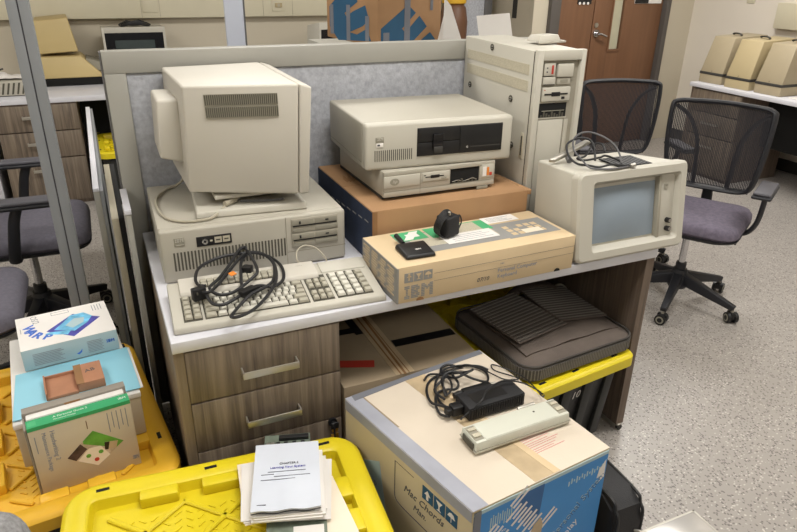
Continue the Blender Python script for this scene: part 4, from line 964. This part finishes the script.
# carton under the desk
r = thing('shipping_carton', 'worn tan carton with red and black tape, under the desk beside the drawers', 'box', (.445, .02, 0))
W3, D3, H3 = .452, .62, .478
g = G(); g.box(0, W3, 0, D3, .001, H3, 'cardboard_tan', .003)
TX = T(0, 0, H3)
g.box(.19, .198, .0, D3, 0, .0012, 'cardboard_dark', X=TX @ RZ(-.02)); g.box(.165, .225, .0, D3, .0004, .0010, 'clear_tape', X=TX)
g.box(.178, .183, .0, D3, .0010, .0014, 'cardboard_dark', X=TX); g.box(.206, .209, .0, D3, .0010, .0014, 'cardboard_dark', X=TX)
g.build('body', r)
g = G(); g.box(-.01, .125, -.018, .018, .001, .0022, 'red_tape', X=TX @ T(.012, .128, 0) @ RZ(-.38)); g.build('tape_strip', r)['label'] = 'red tape strip'
g = G(); g.box(.0, .215, -.02, .02, .0015, .0026, 'black', X=TX @ T(.228, .165, 0) @ RZ(-.02)); g.build('tape_strip', r)['label'] = 'black tape strip'
g = G(); g.box(.0, .15, -.016, .016, .0015, .0026, 'black', X=TX @ T(.01, .30, 0) @ RZ(-.05)); g.build('tape_strip', r)['label'] = 'black tape strip'
g = G(); g.box(.0, .26, -.013, .013, .0027, .0034, 'black', X=TX @ T(.150, .26, 0) @ RZ(1.6)); g.build('tape_strip', r)['label'] = 'black tape strip'

# laptop bag on the right tote
r = thing('laptop_bag', 'soft brown laptop bag with ribbed flaps lying on the tote under the desk', 'bag', (1.247, .178, .373), math.radians(5))
r.scale = (1, 1, .84)
def soft(w, d, z0, z1, r_, k, g, crown=.0, seg=8):
    rings = [(rpoly(w, d, r_, seg, .02), z0), (rpoly(w, d, r_, seg, .005), z0+.012), (rpoly(w, d, r_, seg), (z0+z1)/2), (rpoly(w, d, r_, seg, .006), z1-.014), (rpoly(w, d, r_, seg, .022), z1), (rpoly(w, d, r_, seg, .08), z1+crown*.7), (rpoly(w, d, r_, seg, .15), z1+crown)]
    loft(g, rings, k)
g = G(); soft(.484, .44, .0, .078, .055, 'bag_brown', g, .028)
pl = rpoly(.484, .44, .055, 8, -.0015); n = len(pl)
g.build('body', r)
g = G()
per = []
for i in range(n):
    a = Vector(pl[i]); b = Vector(pl[(i+1) % n]); L_ = (b-a).length; m = max(1, int(round(L_/.0075)))
    for j in range(m): per.append((a+(b-a)*(j/m), math.atan2(b.y-a.y, b.x-a.x)))
for p, a in per: g.box(-.0018, .0018, -.001, .002, .016, .060, 'bag_rib_light', X=T(p.x, p.y, 0) @ RZ(a))
rings = [(rpoly(.484, .44, .055, 8, .0005), .012), (rpoly(.484, .44, .055, 8, -.0015), .014), (rpoly(.484, .44, .055, 8, -.0015), .062), (rpoly(.484, .44, .055, 8, .0005), .064)]
loft(g, rings, 'bag_rib'); g.build('ribbed_gusset', r)
g = G()
g.tube([(p[0]*.985, p[1]*.985, .073) for p in pl]+[(pl[0][0]*.985, pl[0][1]*.985, .073)], .0035, 'bag_rib', sub=1); g.build('zipper', r)
g = G()
g.grid(lambda u, v: Vector((-.205+.41*u, -.165+.33*v, .088+.042*(math.sin(PI*min(max(u, .02), .98))**.5)*(math.sin(PI*min(max(v, .02), .98))**.5)+.003*math.sin(17*u+5*v))), 24, 20, 'bag_brown', thick=.01); g.build('padded_pocket', r)
def ribbed(x0, x1, y0, y1, z, tilt, nr, X):
    g = G(); g.box(x0, x1, y0, y1, -.003, .001, 'bag_brown', .001, X=X)
    for i in range(nr):
        y = y0+.006+(y1-y0-.012)*i/(nr-1); g.box(x0+.004, x1-.004, y-.0018, y+.0018, .0005, .0032, 'bag_rib_light' if i % 2 else 'bag_rib', .0005, X=X)
    return g
ribbed(-.105, .105, -.135, .135, 0, 0, 30, T(-.105, .015, .128) @ RY(-.09) @ RZ(.05)).build('ribbed_flap', r)
ribbed(-.10, .10, -.14, .13, 0, 0, 30, T(.108, .030, .128) @ RY(.10) @ RX(-.02) @ RZ(-.12)).build('ribbed_flap', r)
g = G(); g.tube([(-.02, .17, .10), (.04, .175, .135), (.12, .165, .14), (.17, .15, .125), (.20, .12, .10)], lambda t: (.022, .006), 'bag_brown', sub=6, seg=10); g.build('handle_strap', r)
g = G(); g.tube([(.185, .155, .11), (.215, .15, .118), (.222, .125, .112), (.20, .115, .104), (.18, .13, .106), (.185, .155, .11)], .005, 'vent_grey'); g.build('buckle', r)

# black case on the floor
r = thing('briefcase', 'black soft briefcase standing on the floor behind the blue printed carton', 'bag', (1.02, -.362, 0), math.radians(-1))
g = G()
XB = frame((-.048, 0, 0), (0, 1, 0), (0, 0, 1))
g.prism([(-.19, .012), (-.18, .0), (.18, .0), (.19, .012), (.20, .27), (.185, .32), (.14, .345), (-.14, .345), (-.185, .32), (-.20, .27)], 0, .096, 'bag_black', X=XB, bev=.012, seg=3); g.build('body', r)
g = G()
for xx in (-.040, .040):
    g.tube([(xx, -.191, .03), (xx, -.198, .27), (xx, -.183, .318), (xx, -.14, .342), (xx, .14, .342), (xx, .183, .318), (xx, .198, .27), (xx, .191, .03)], .0045, 'rubber')
g.build('piping', r)
g = G(); g.prism([(-.15, .03), (.15, .03), (.155, .21), (.13, .25), (-.13, .25), (-.155, .21)], .094, .112, 'bag_black', X=XB, bev=.006)
g.box(.048, .066, -.15, .15, .215, .222, 'rubber', .002); g.build('front_pocket', r)
g = G(); g.tube([(0, -.06, .345), (0, -.05, .353), (0, 0, .355), (0, .05, .353), (0, .06, .345)], lambda t: (.012, .005), 'bag_black'); g.cyl((0, .0, .346), (0, 0, .349), .02, 'rubber', seg=20); g.build('carry_handle', r)
g = G(); g.tube([(.02, -.20, .245), (.03, -.218, .25), (.034, -.222, .225), (.025, -.205, .215)], .004, 'steel'); g.box(.005, .05, -.216, -.20, .19, .215, 'rubber', .004); g.build('side_clip', r)

# floor plate
r = thing('floor_plate', 'shiny square metal plate set on the speckled floor at the bottom edge', 'floor plate', (1.331, -.553, 0), 0)
g = G(); g.box(-.13, .14, -.14, .14, 0.0005, .003, 'hatch_metal', .001); g.build('plate', r)
g = G(); g.box(-.132, .142, -.142, -.136, .0005, .0036, 'steel'); g.box(-.132, .142, .136, .142, .0005, .0036, 'steel'); g.box(-.132, -.126, -.142, .142, .0005, .0036, 'steel'); g.box(.136, .142, -.142, .142, .0005, .0036, 'steel'); g.build('rim', r)

# ------------------------------------------------------------------ chairs
def make_chair(label, loc, rot, seat_k, arms=True, ph=0):
    r = thing('office_chair', label, 'chair', loc, rot, 'wheeled office chairs')
    g = G(); g.lathe([(.045, .085), (.05, .095), (.046, .15), (.034, .185)], 'frame_black', 24); g.build('hub', r)
    for i in range(5):
        a = i*2*PI/5+.35+PI/2+math.radians(ph); dx, dy = math.cos(a), math.sin(a)
        g = G(); X = RZ(a)
        g.hull([(.02, -.027, .110), (.30, -.016, .064), (.30, .016, .064), (.02, .027, .110), (.02, -.022, .172), (.31, -.013, .090), (.31, .013, .090), (.02, .022, .172)], 'frame_black', .005, 2, X=X)
        lg = g.build('base_leg', r)
        g = G(); X = T(dx*.30, dy*.30, 0) @ RZ(a+.8+i*1.1)
        for s in (-1, 1):
            g.cyl((s*.010, .0, .027), (s*.026, .0, .027), .0268, 'black', seg=20, X=X); g.cyl((s*.0262, 0, .027), (s*.0275, 0, .027), .019, 'vent_grey', seg=18, X=X); g.cyl((s*.0276, 0, .027), (s*.0285, 0, .027), .012, 'black', seg=14, X=X)
        g.box(-.012, .012, -.028, .022, .022, .056, 'black', .006, X=X); g.cyl((0, 0, .05), (0, 0, .068), .008, 'steel', X=X); g.build('caster', r)
    g = G(); g.cyl((0, 0, .12), (0, 0, .22), .026, 'frame_black'); g.build('column', r)
    g = G(); g.cyl((0, 0, .22), (0, 0, .40), .017, 'chrome'); g.build('gas_lift', r)
    g = G(); g.box(-.09, .09, -.12, .14, .385, .425, 'frame_black', .012, 3); g.cyl((.09, -.03, .40), (.23, -.05, .395), .006, 'frame_black'); g.build('tilt_mechanism', r)
    g = G(); loft(g, [(rpoly(.44, .43, .09, 6), .425), (rpoly(.49, .47, .09, 6), .438), (rpoly(.50, .48, .09, 6), .448)], 'frame_black'); g.build('seat_pan', r)
    g = G(); loft(g, [(rpoly(.49, .475, .09, 8, .004), .449), (rpoly(.50, .485, .09, 8), .462), (rpoly(.50, .485, .09, 8, .003), .485), (rpoly(.50, .485, .09, 8, .018), .503), (rpoly(.50, .485, .09, 8, .05), .512), (rpoly(.50, .485, .09, 8, .12), .513), (rpoly(.50, .485, .09, 8, .2), .509)], seat_k); g.build('seat', r)
    if arms:
        for s in (-1, 1):
            g = G(); g.tube([(s*.16, .03, .425), (s*.245, .03, .430), (s*.285, .02, .49), (s*.297, .0, .60), (s*.295, -.02, .655)], lambda t: (.024-.006*t, .012), 'frame_black', seg=12); g.build('arm_support', r)
            g = G(); g.box(-.042, .042, -.125, .125, 0, .016, 'frame_black', .012, 3, X=T(s*.295, -.03, .655)); g.box(-.038, .038, -.118, .118, .014, .030, 'arm_grey', .012, 3, X=T(s*.295, -.03, .655)); g.build('arm_pad', r)
    # back: frame loop, mesh, curved rear ribs
    tl = math.radians(14)
    def bp(u, w, off=0):           # u -1..1 across, w 0..1 up
        z = .565+.422*w; wd = .200+.035*math.sin(min(1, w*1.25)*PI/2); y = .225+.045*w+.045*(1-w)**2-.055*u*u*(-1)*-1
        return Vector((u*wd, y+off, z))
    loop = [(-1, .12), (-1, .5), (-1, .9), (-.93, .985), (-.6, 1.0), (0, 1.005), (.6, 1.0), (.93, .985), (1, .9), (1, .5), (1, .12), (.85, .01), (.4, -.03), (0, -.035), (-.4, -.03), (-.85, .01), (-1, .12)]
    g = G(); g.tube([bp(u, w) for u, w in loop], lambda t: (.021, .012), 'frame_black', sub=5, seg=8); g.build('back_frame', r)
    g = G(); g.grid(lambda u, v: bp((2*u-1)*.985, .0+.985*v, -.002), 14, 14, 'chair_mesh'); g.build('back_mesh', r)
    for s in (-1, 1):
        g = G(); g.tube([bp(s*.93, .93, .012), bp(s*.66, .80, .03), bp(s*.46, .55, .045), bp(s*.42, .25, .05), bp(s*.42, -.02, .04)], lambda t: (.017, .010), 'frame_black', seg=8); g.build('back_rib', r)
    g = G(); g.tube([(0, .10, .41), (0, .22, .41), (0, .30, .46), (0, .285, .55)], lambda t: (.035-.01*t, .014), 'frame_black', seg=10)
    g.tube([bp(-.9, .02, .01), bp(-.45, -.03, .025), bp(0, -.04, .03), bp(.45, -.03, .025), bp(.9, .02, .01)], lambda t: (.022, .012), 'frame_black', seg=10); g.build('back_support', r)
    return r
make_chair('purple seated mesh chair nearest on the right of the desk', (2.54, .73, 0), math.radians(-60), 'seat_purple', ph=19)
make_chair('mesh backed chair standing behind the tall tower, in front of the brown doors', (2.66, 1.36, 0), math.radians(-20), 'seat_purple')
ch_ = make_chair('grey seated office chair behind the grey post on the left', (-.442, 1.66, 0), math.radians(90), 'seat_grey', ph=-20); ch_.scale = (1.07, 1.07, 1.07)
make_chair('grey seated office chair at the left edge beyond the software boxes', (-.66, 1.02, 0), math.radians(90), 'seat_grey', arms=False)

# grey knitted upholstery at the bottom left corner
r = thing('upholstered_chair', 'grey knit upholstered chair corner at the bottom left edge', 'chair', (-.505, -.93, 0), 0)
g = G(); g.box(-.28, .28, -.26, .26, .40, .50, 'knit_grey', .04, 4); g.build('seat', r)
g = G(); g.box(-.265, .265, .19, .30, .46, .93, 'knit_grey', .05, 5); g.build('backrest', r)
for sx in (-1, 1):
    for sy in (-1, 1):
        g = G(); g.cyl((sx*.22, sy*.2, 0), (sx*.20, sy*.18, .405), .014, 'frame_black'); g.build('leg', r)

# ------------------------------------------------------------------ far left worktop and what stands on it
r = thing('worktop_desk', 'long white worktop along the far wall behind the partition', 'desk', (-.6, 3.54, 0))
g = G(); g.box(-2.4, 3.4, 0, .858, .71, .745, 'white_top', .002); g.build('worktop', r)
g = G(); g.box(-.185, -.155, .03, .58, 0, .7095, 'white_top', .001); g.build('side_panel', r)
g = G(); g.box(.41, 3.3, .50, .52, .05, .7095, 'dark_void'); g.build('back_panel', r)  # near-black sheet stands in for the shade under the worktop
g = G(); g.box(3.3, 3.33, .03, .58, 0, .7095, 'white_top', .001); g.build('side_panel', r)
r = thing('drawer_cabinet', 'grey wood drawer cabinet under the far white worktop on the left', 'cabinet', (-.70, 3.53, 0))
g = G(); g.box(0, .5, .02, .52, 0, .709, 'wood_dark'); g.build('body', r)
for z0, z1 in ((.53, .70), (.345, .522), (.03, .337)):
    g = G(); g.box(.003, .497, 0, .02, z0, z1, 'wood', .001); dr = g.build('drawer', r)
    g = G(); g.box(.16, .34, -.030, -.024, z1-.085, z1-.065, 'steel', .001); g.box(.16, .166, -.026, 0, z1-.085, z1-.065, 'steel'); g.box(.334, .34, -.026, 0, z1-.085, z1-.065, 'steel'); g.build('handle', dr)
tote('storage_tote', 'black tote with a yellow lid under the far white worktop', (.10, 3.62, 0), 0, .46, .62, .40, 'yellow_tote')
zw = .7455
r = thing('computer_terminal', 'yellowed computer with its head tilted, on the far white worktop', 'computer', (-.18, 4.19, zw), 0)
g = G(); g.box(-.21, .19, -.19, .11, 0, .055, 'dark_void', .004); g.build('plinth', r)
g = G(); g.hull([(-.215, -.20, .055), (.195, -.20, .055), (.195, .12, .055), (-.215, .12, .055), (-.215, -.18, .205), (.055, -.18, .205), (.055, .12, .205), (-.215, .12, .205)], 'aged_plastic', .010, 3); g.hull([(.085, -.15, .10), (.19, -.15, .09), (.19, .10, .09), (.085, .10, .10), (.085, -.15, .185), (.19, -.15, .15), (.19, .10, .15), (.085, .10, .185)], 'vent_grey', .006); g.build('base_unit', r)
g = G(); g.hull([(-.215, -.17, .222), (.045, -.17, .235), (.04, .11, .235), (-.215, .11, .222), (-.215, -.15, .445), (.01, -.15, .465), (.0, .11, .475), (-.215, .11, .455)], 'aged_plastic', .010, 3); g.box(-.12, -.0, -.05, .08, .185, .225, 'yellowed_dark', .004); g.build('monitor_head', r)
r = thing('crt_monitor', 'small black screened monitor in a grey case on the far worktop', 'monitor', (.262, 4.055, zw), 0)
g = G(); g.box(-.22, .22, .02, .22, 0, .388, 'beige', .008); g.box(-.18, .18, .2, .225, .03, .33, 'beige_panel', .008); g.build('shell', r)
g = G()
for x0, x1, z0, z1 in ((-.222, -.205, 0, .392), (.205, .222, 0, .392), (-.21, .21, .352, .392), (-.21, .21, 0, .03)): g.box(x0, x1, -.005, .03, z0, z1, 'beige_light', .003)
g.build('bezel', r)
g = G(); g.box(-.206, .206, .002, .02, .029, .353, 'black_gloss'); g.grid(lambda u, v: Vector((-.14+.28*u, .0-.006*math.sin(PI*u)*math.sin(PI*v), .08+.22*v)), 8, 8, 'crt_dark', thick=.002); g.build('screen', r)
r = thing('bundled_cable', 'black cord bundled on top of the small black screened monitor', 'cord', (.28, 4.13, zw+.394))
g = G()
for i in range(5): g.tube([(.11*math.cos(t+i*.4)*(1-.12*i), .04*math.sin(t+i*.4), .008+.006*i+.008*math.sin(3*t+i)) for t in [j*PI/5 for j in range(11)]], .0055, 'rubber', sub=3, seg=6)
g.build('cable', r)
r = thing('vented_case', 'pale slatted case at the left end of the far worktop under crumpled paper', 'case', (-.70, 3.76, zw))
g = G(); g.box(-.24, .24, -.10, .12, .005, .10, 'beige', .006)
for i in range(14): x = -.21+i*.030; g.hull([(x, -.1015, .015), (x+.012, -.1015, .015), (x+.012, -.098, .015), (x, -.098, .015), (x+.020, -.1015, .088), (x+.032, -.1015, .088), (x+.032, -.098, .088), (x+.020, -.098, .088)], 'slot', 0)
g.build('case', r)
rnd = random.Random(5)
r = thing('crumpled_paper', 'crumpled white paper and scraps heaped on the slatted case', 'paper', (-.69, 3.78, zw+.103))
g = G(); g.grid(lambda u, v: Vector((-.2+.40*u, -.08+.16*v, .004+rnd.random()*.05*math.sin(PI*u)*math.sin(PI*v)+.01*rnd.random())), 14, 8, 'paper', thick=.002); g.tube([(-.15, -.06, .03), (-.08, -.03, .07), (0, -.05, .05), (.08, -.02, .065)], .006, 'charcoal'); g.build('sheet', r)

# things beyond the partition
r = thing('storage_cabinet', 'grey cabinet standing behind the partition under the big printed carton', 'cabinet', (1.40, 1.93, 0))
g = G(); g.box(-.33, .35, -.2, .36, 0, 1.198, 'frame_grey', .004); g.build('body', r)
r = thing('printed_carton', 'brown carton with large blue block letters and grey tape, beyond the partition', 'box', (1.28, 1.86, 1.1995))
# corner faces the desk
A = (-.210, .085); Bc = (.0, -.085); Cc = (.42, .035); Dc = (.20, .30)
g = G(); HB = .36
g.hull([(A[0], A[1], .045), (Bc[0], Bc[1], 0), (Cc[0], Cc[1], 0), (Dc[0], Dc[1], 0), (A[0], A[1], HB), (Bc[0], Bc[1], HB), (Cc[0], Cc[1], HB), (Dc[0], Dc[1], HB)], 'cardboard', .002)
F1 = frame((A[0], A[1], 0), (Bc[0]-A[0], Bc[1]-A[1], 0), (0, 0, 1)) @ T(0, 0, .0008); L1 = math.dist(A, Bc)
F2 = frame((Bc[0], Bc[1], 0), (Cc[0]-Bc[0], Cc[1]-Bc[1], 0), (0, 0, 1)) @ T(0, 0, .0008); L2 = math.dist(Bc, Cc)
g.prism([(.015, .095), (.015, .19), (.075, .255), (.155, .255), (.165, .215), (.125, .185), (.095, .160), (.105, .145), (.14, .17), (.205, .200), (.225, .13), (.19, .10), (.12, .07), (.16, .06), (.215, .09), (.235, .03), (.06, .03)], 0, .0006, 'navy_print', X=F1)
g.prism([(.02, .02), (.02, .09), (.20, .20), (.255, .160), (.16, .085), (.185, .065), (.28, .145), (.335, .09), (.24, .02)], 0, .0006, 'navy_print', X=F2)
g.prism([(.29, .02), (.36, .06), (.40, .02)], 0, .0006, 'navy_print', X=F2)
g.build('body', r)
for F_, a_ in ((F1, (.018, .036, .06, .20)), (F1, (.105, .125, .03, .20)), (F1, (.205, .225, .03, .15)), (F2, (.175, .215, .0, .36)), (F2, (.035, .075, .0, .07)), (F2, (.355, .375, .17, .24))):
    g = G(); g.box(*a_, .001, .0016, 'grey_tape_dark', X=F_); g.build('tape_strip', r)
r = thing('crt_monitor', 'beige monitor with a dark screen on the far worktop left of the printed carton', 'monitor', (1.64, 3.95, zw))
g = G(); g.hull([(-.12, -.10, .0), (-.04, -.20, 0), (.38, -.06, 0), (.2, .2, 0), (-.10, -.10, .40), (-.03, -.20, .425), (.38, -.06, .425), (.2, .2, .40)], 'beige_light', .008); g.build('shell', r)
fx = frame((-.035, -.20, 0), (.42, .14, 0), (0, 0, 1)) @ T(0, 0, .003); g = G(); g.box(.02, .42, .03, .37, -.004, .002, 'black_gloss', X=fx); g.build('screen', r)
r = thing('leaning_sheet', 'pale blue white sheet standing upright between the far monitors', 'panel', (.62, 2.0, 0), 0)
g = G(); g.box(-.055, .035, -.01, .012, .0, 1.9, 'pale_panel', .001); g.build('sheet', r)
g = G(); g.box(.0355, .043, -.012, .014, .0, 1.9, 'frame_grey_dark', .001); g.build('edge_trim', r)
g = G(); g.box(-.12, .12, -.12, .12, 0, .012, 'frame_grey_dark', .002); g.build('base_plate', r)
r = thing('round_keg', 'brown round jug with a yellow cap right of the printed carton', 'jug', (3.02, 4.15, zw))
g = G(); g.lathe([(.07, 0), (.10, .02), (.125, .15), (.13, .38), (.11, .50), (.085, .53)], 'jug_brown', 28); g.build('body', r)
g = G(); g.lathe([(.09, .53), (.11, .54), (.11, .60), (.09, .62)], 'yellow_cap', 24); g.build('cap', r)
r = thing('folded_card', 'white card with a slanting edge standing on the carton cabinet behind the partition', 'card', (1.66, 1.69, 1.1985))
g = G(); g.prism([(-.02, .0), (.105, .0), (.02, .20), (-.02, .24)], 0, .0015, 'paper', X=FF(-.005, .05, 0)); g.prism([(-.02, .0), (.085, .0), (.02, .16)], -.07, -.0685, 'paper', X=FF(-.005, .05, 0)); g.box(-.02, .09, .05, .118, 0, .002, 'paper'); g.build('card', r)
r = thing('storage_pedestal', 'narrow grey pedestal behind the partition and tower, carrying the white sheet', 'cabinet', (1.90, 1.45, 0))
g = G(); g.box(-.20, .10, -.12, .2, 0, 1.21, 'frame_grey', .004); g.build('body', r)
r = thing('propped_sheet', 'white sheet propped upright behind the top of the tower', 'paper', (1.78, 1.46, 1.2115), -.15)
g = G(); g.prism([(-.075, 0), (.105, 0), (.075, .168), (-.10, .155)], 0, .002, 'paper', X=FF(0, 0, 0) @ RX(-.12)); g.box(-.07, .09, 0, .06, 0, .002, 'paper'); g.build('sheet', r)
r = thing('tall_partition', 'grey fabric partition edge near the far wall, left of the wall return', 'partition', (3.25, 4.1, 0))
g = G(); g.box(-.15, .06, 0, .05, .02, 1.9, 'panel_fabric', .002); g.build('fabric_infill', r)
g = G(); g.box(.0605, .14, -.01, .06, .02, 1.9, 'frame_grey_dark', .002); g.build('post', r)
g = G(); g.box(-.15, .14, -.06, .11, 0, .02, 'frame_grey_dark', .002); g.build('base_plate', r)

# ------------------------------------------------------------------ right desk with three portable computers
r = thing('side_desk', 'white topped desk against the right wall carrying three beige computers', 'desk', (4.465, 1.0, 0))
g = G(); g.box(0, .845, -1.2, 1.64, .71, .742, 'white_top', .002); g.build('worktop', r)
g = G(); g.box(.03, .84, 1.605, 1.635, .0, .7095, 'wood_dark'); g.build('side_panel', r)
g = G(); g.box(.30, .32, -1.19, 1.10, .30, .7095, 'dark_void'); g.build('apron_panel', r)
g = G(); g.box(.03, .84, -1.19, -1.16, 0, .7095, 'wood_dark'); g.build('side_panel', r)
r = thing('drawer_cabinet', 'grey wood cabinet under the left end of the right hand desk', 'cabinet', (4.475, 2.12, 0))
g = G(); g.box(.02, .6, 0, .478, 0, .709, 'wood_dark'); g.build('body', r)
for z0, z1 in ((.53, .70), (.345, .522), (.03, .337)):
    g = G(); g.box(0, .02, .003, .475, z0, z1, 'wood', .001); dr = g.build('drawer', r)
    g = G(); g.box(-.028, -.022, .16, .32, z1-.085, z1-.068, 'steel'); g.box(-.024, 0, .16, .166, z1-.085, z1-.068, 'steel'); g.box(-.024, 0, .314, .32, z1-.085, z1-.068, 'steel'); g.build('handle', dr)
def portable(label, y, k, dx, w=.225):
    r = thing('portable_computer', label, 'computer', (4.53+dx, y, .7425), 0, 'portable computers on the right desk')
    g = G()
    g.hull([(.0, 0, 0), (.46, 0, 0), (.46, w, 0), (.0, w, 0), (.0, 0, .068), (.46, 0, .068), (.46, w, .068), (.0, w, .068)], k, .004)
    g.build('lower_case', r)
    g = G(); g.hull([(.0, 0, .084), (.46, 0, .084), (.46, w, .084), (.0, w, .084), (.075, .012, .36), (.44, .012, .375), (.44, w-.012, .375), (.075, w-.012, .36)], k, .006); g.build('upper_case', r)
    g = G(); g.hull([(-.003, -.003, .066), (.463, -.003, .066), (.463, w+.003, .066), (-.003, w+.003, .066), (-.003, -.003, .086), (.463, -.003, .086), (.463, w+.003, .086), (-.003, w+.003, .086)], 'charcoal', .003); g.build('trim_band', r)
    g = G(); g.box(-.0, .008, w*.5-.001, w*.5+.001, .09, .10, 'slot'); g.tube([(.20, w*.5-.05, .372), (.20, w*.5-.03, .383), (.22, w*.5+.03, .383), (.22, w*.5+.05, .375)], lambda t: (.014, .006), 'charcoal'); g.build('carry_handle', r)
    return r
portable('beige portable computer with a dark trim band, leftmost of three on the right desk', 2.41, 'yellowed_dark', .02)
portable('yellowed portable computer with a dark trim band, middle of three on the right desk', 2.135, 'yellowed', 0)
portable('beige portable computer with pale sides, rightmost of three on the right desk', 1.86, 'yellowed_dark', 0)
r = thing('paper_strip', 'white leftover sheet lying on the right desk in front of the third beige computer', 'paper', (4.60, 1.64, .7425))
g = G(); g.box(-.04, .10, -.09, .17, 0, .002, 'paper'); g.build('sheet', r)
r = thing('dark_case', 'dark case at the right edge of the picture on the right hand desk', 'case', (4.66, 1.42, .7425))
g = G(); g.box(-.02, .20, -.12, .10, 0, .12, 'black', .01); g.build('body', r)

# ------------------------------------------------------------------ light, camera, view
def area(name, loc, size, power, col=(1, .97, .92), sy=None, rot=(0, 0, 0)):
    l = bpy.data.lights.new(name, 'AREA'); l.shape = 'RECTANGLE'; l.size = size; l.size_y = sy or size; l.energy = power; l.color = col
    o = bpy.data.objects.new(name, l); C.objects.link(o); o.location = loc; o.rotation_euler = rot; return o
for i, (x, y, p) in enumerate([(-1.7, -2.8, 7), (.7, -2.8, 8), (3.1, -2.8, 10), (-1.7, -.4, 16), (.7, -.4, 26), (3.1, -.4, 24), (-1.7, 2.0, 20), (.7, 2.0, 22), (3.6, 2.0, 44)]):
    area('ceiling_lamp', (x, y, 2.665), 1.1, p, sy=.55)
w = bpy.data.worlds.new('room_air'); S.world = w; w.use_nodes = True
w.node_tree.nodes['Background'].inputs[0].default_value = (.9, .92, 1, 1); w.node_tree.nodes['Background'].inputs[1].default_value = .15

cam = bpy.data.cameras.new('camera'); cam.sensor_fit = 'HORIZONTAL'; cam.sensor_width = 36; cam.lens = 654.25/797*36; cam.clip_start = .02
co = bpy.data.objects.new('camera', cam); C.objects.link(co)
yaw, pitch, roll = .4311, .43, .017
cy_, sy_, cp, sp = math.cos(yaw), math.sin(yaw), math.cos(pitch), math.sin(pitch)
f = Vector((sy_*cp, cy_*cp, -sp)); rt = Vector((cy_, -sy_, 0)); up = rt.cross(f)
r2 = rt*math.cos(roll)+up*math.sin(roll); u2 = up*math.cos(roll)-rt*math.sin(roll)
mt = Matrix((r2, u2, -f)).transposed().to_4x4(); mt.translation = (-.0692, -1.4582, 1.5811)
co.matrix_world = mt
S.camera = co
S.view_settings.view_transform = 'Standard'; S.view_settings.look = 'None'; S.view_settings.gamma = 1; S.view_settings.use_curve_mapping = False
S.view_settings.exposure = .17
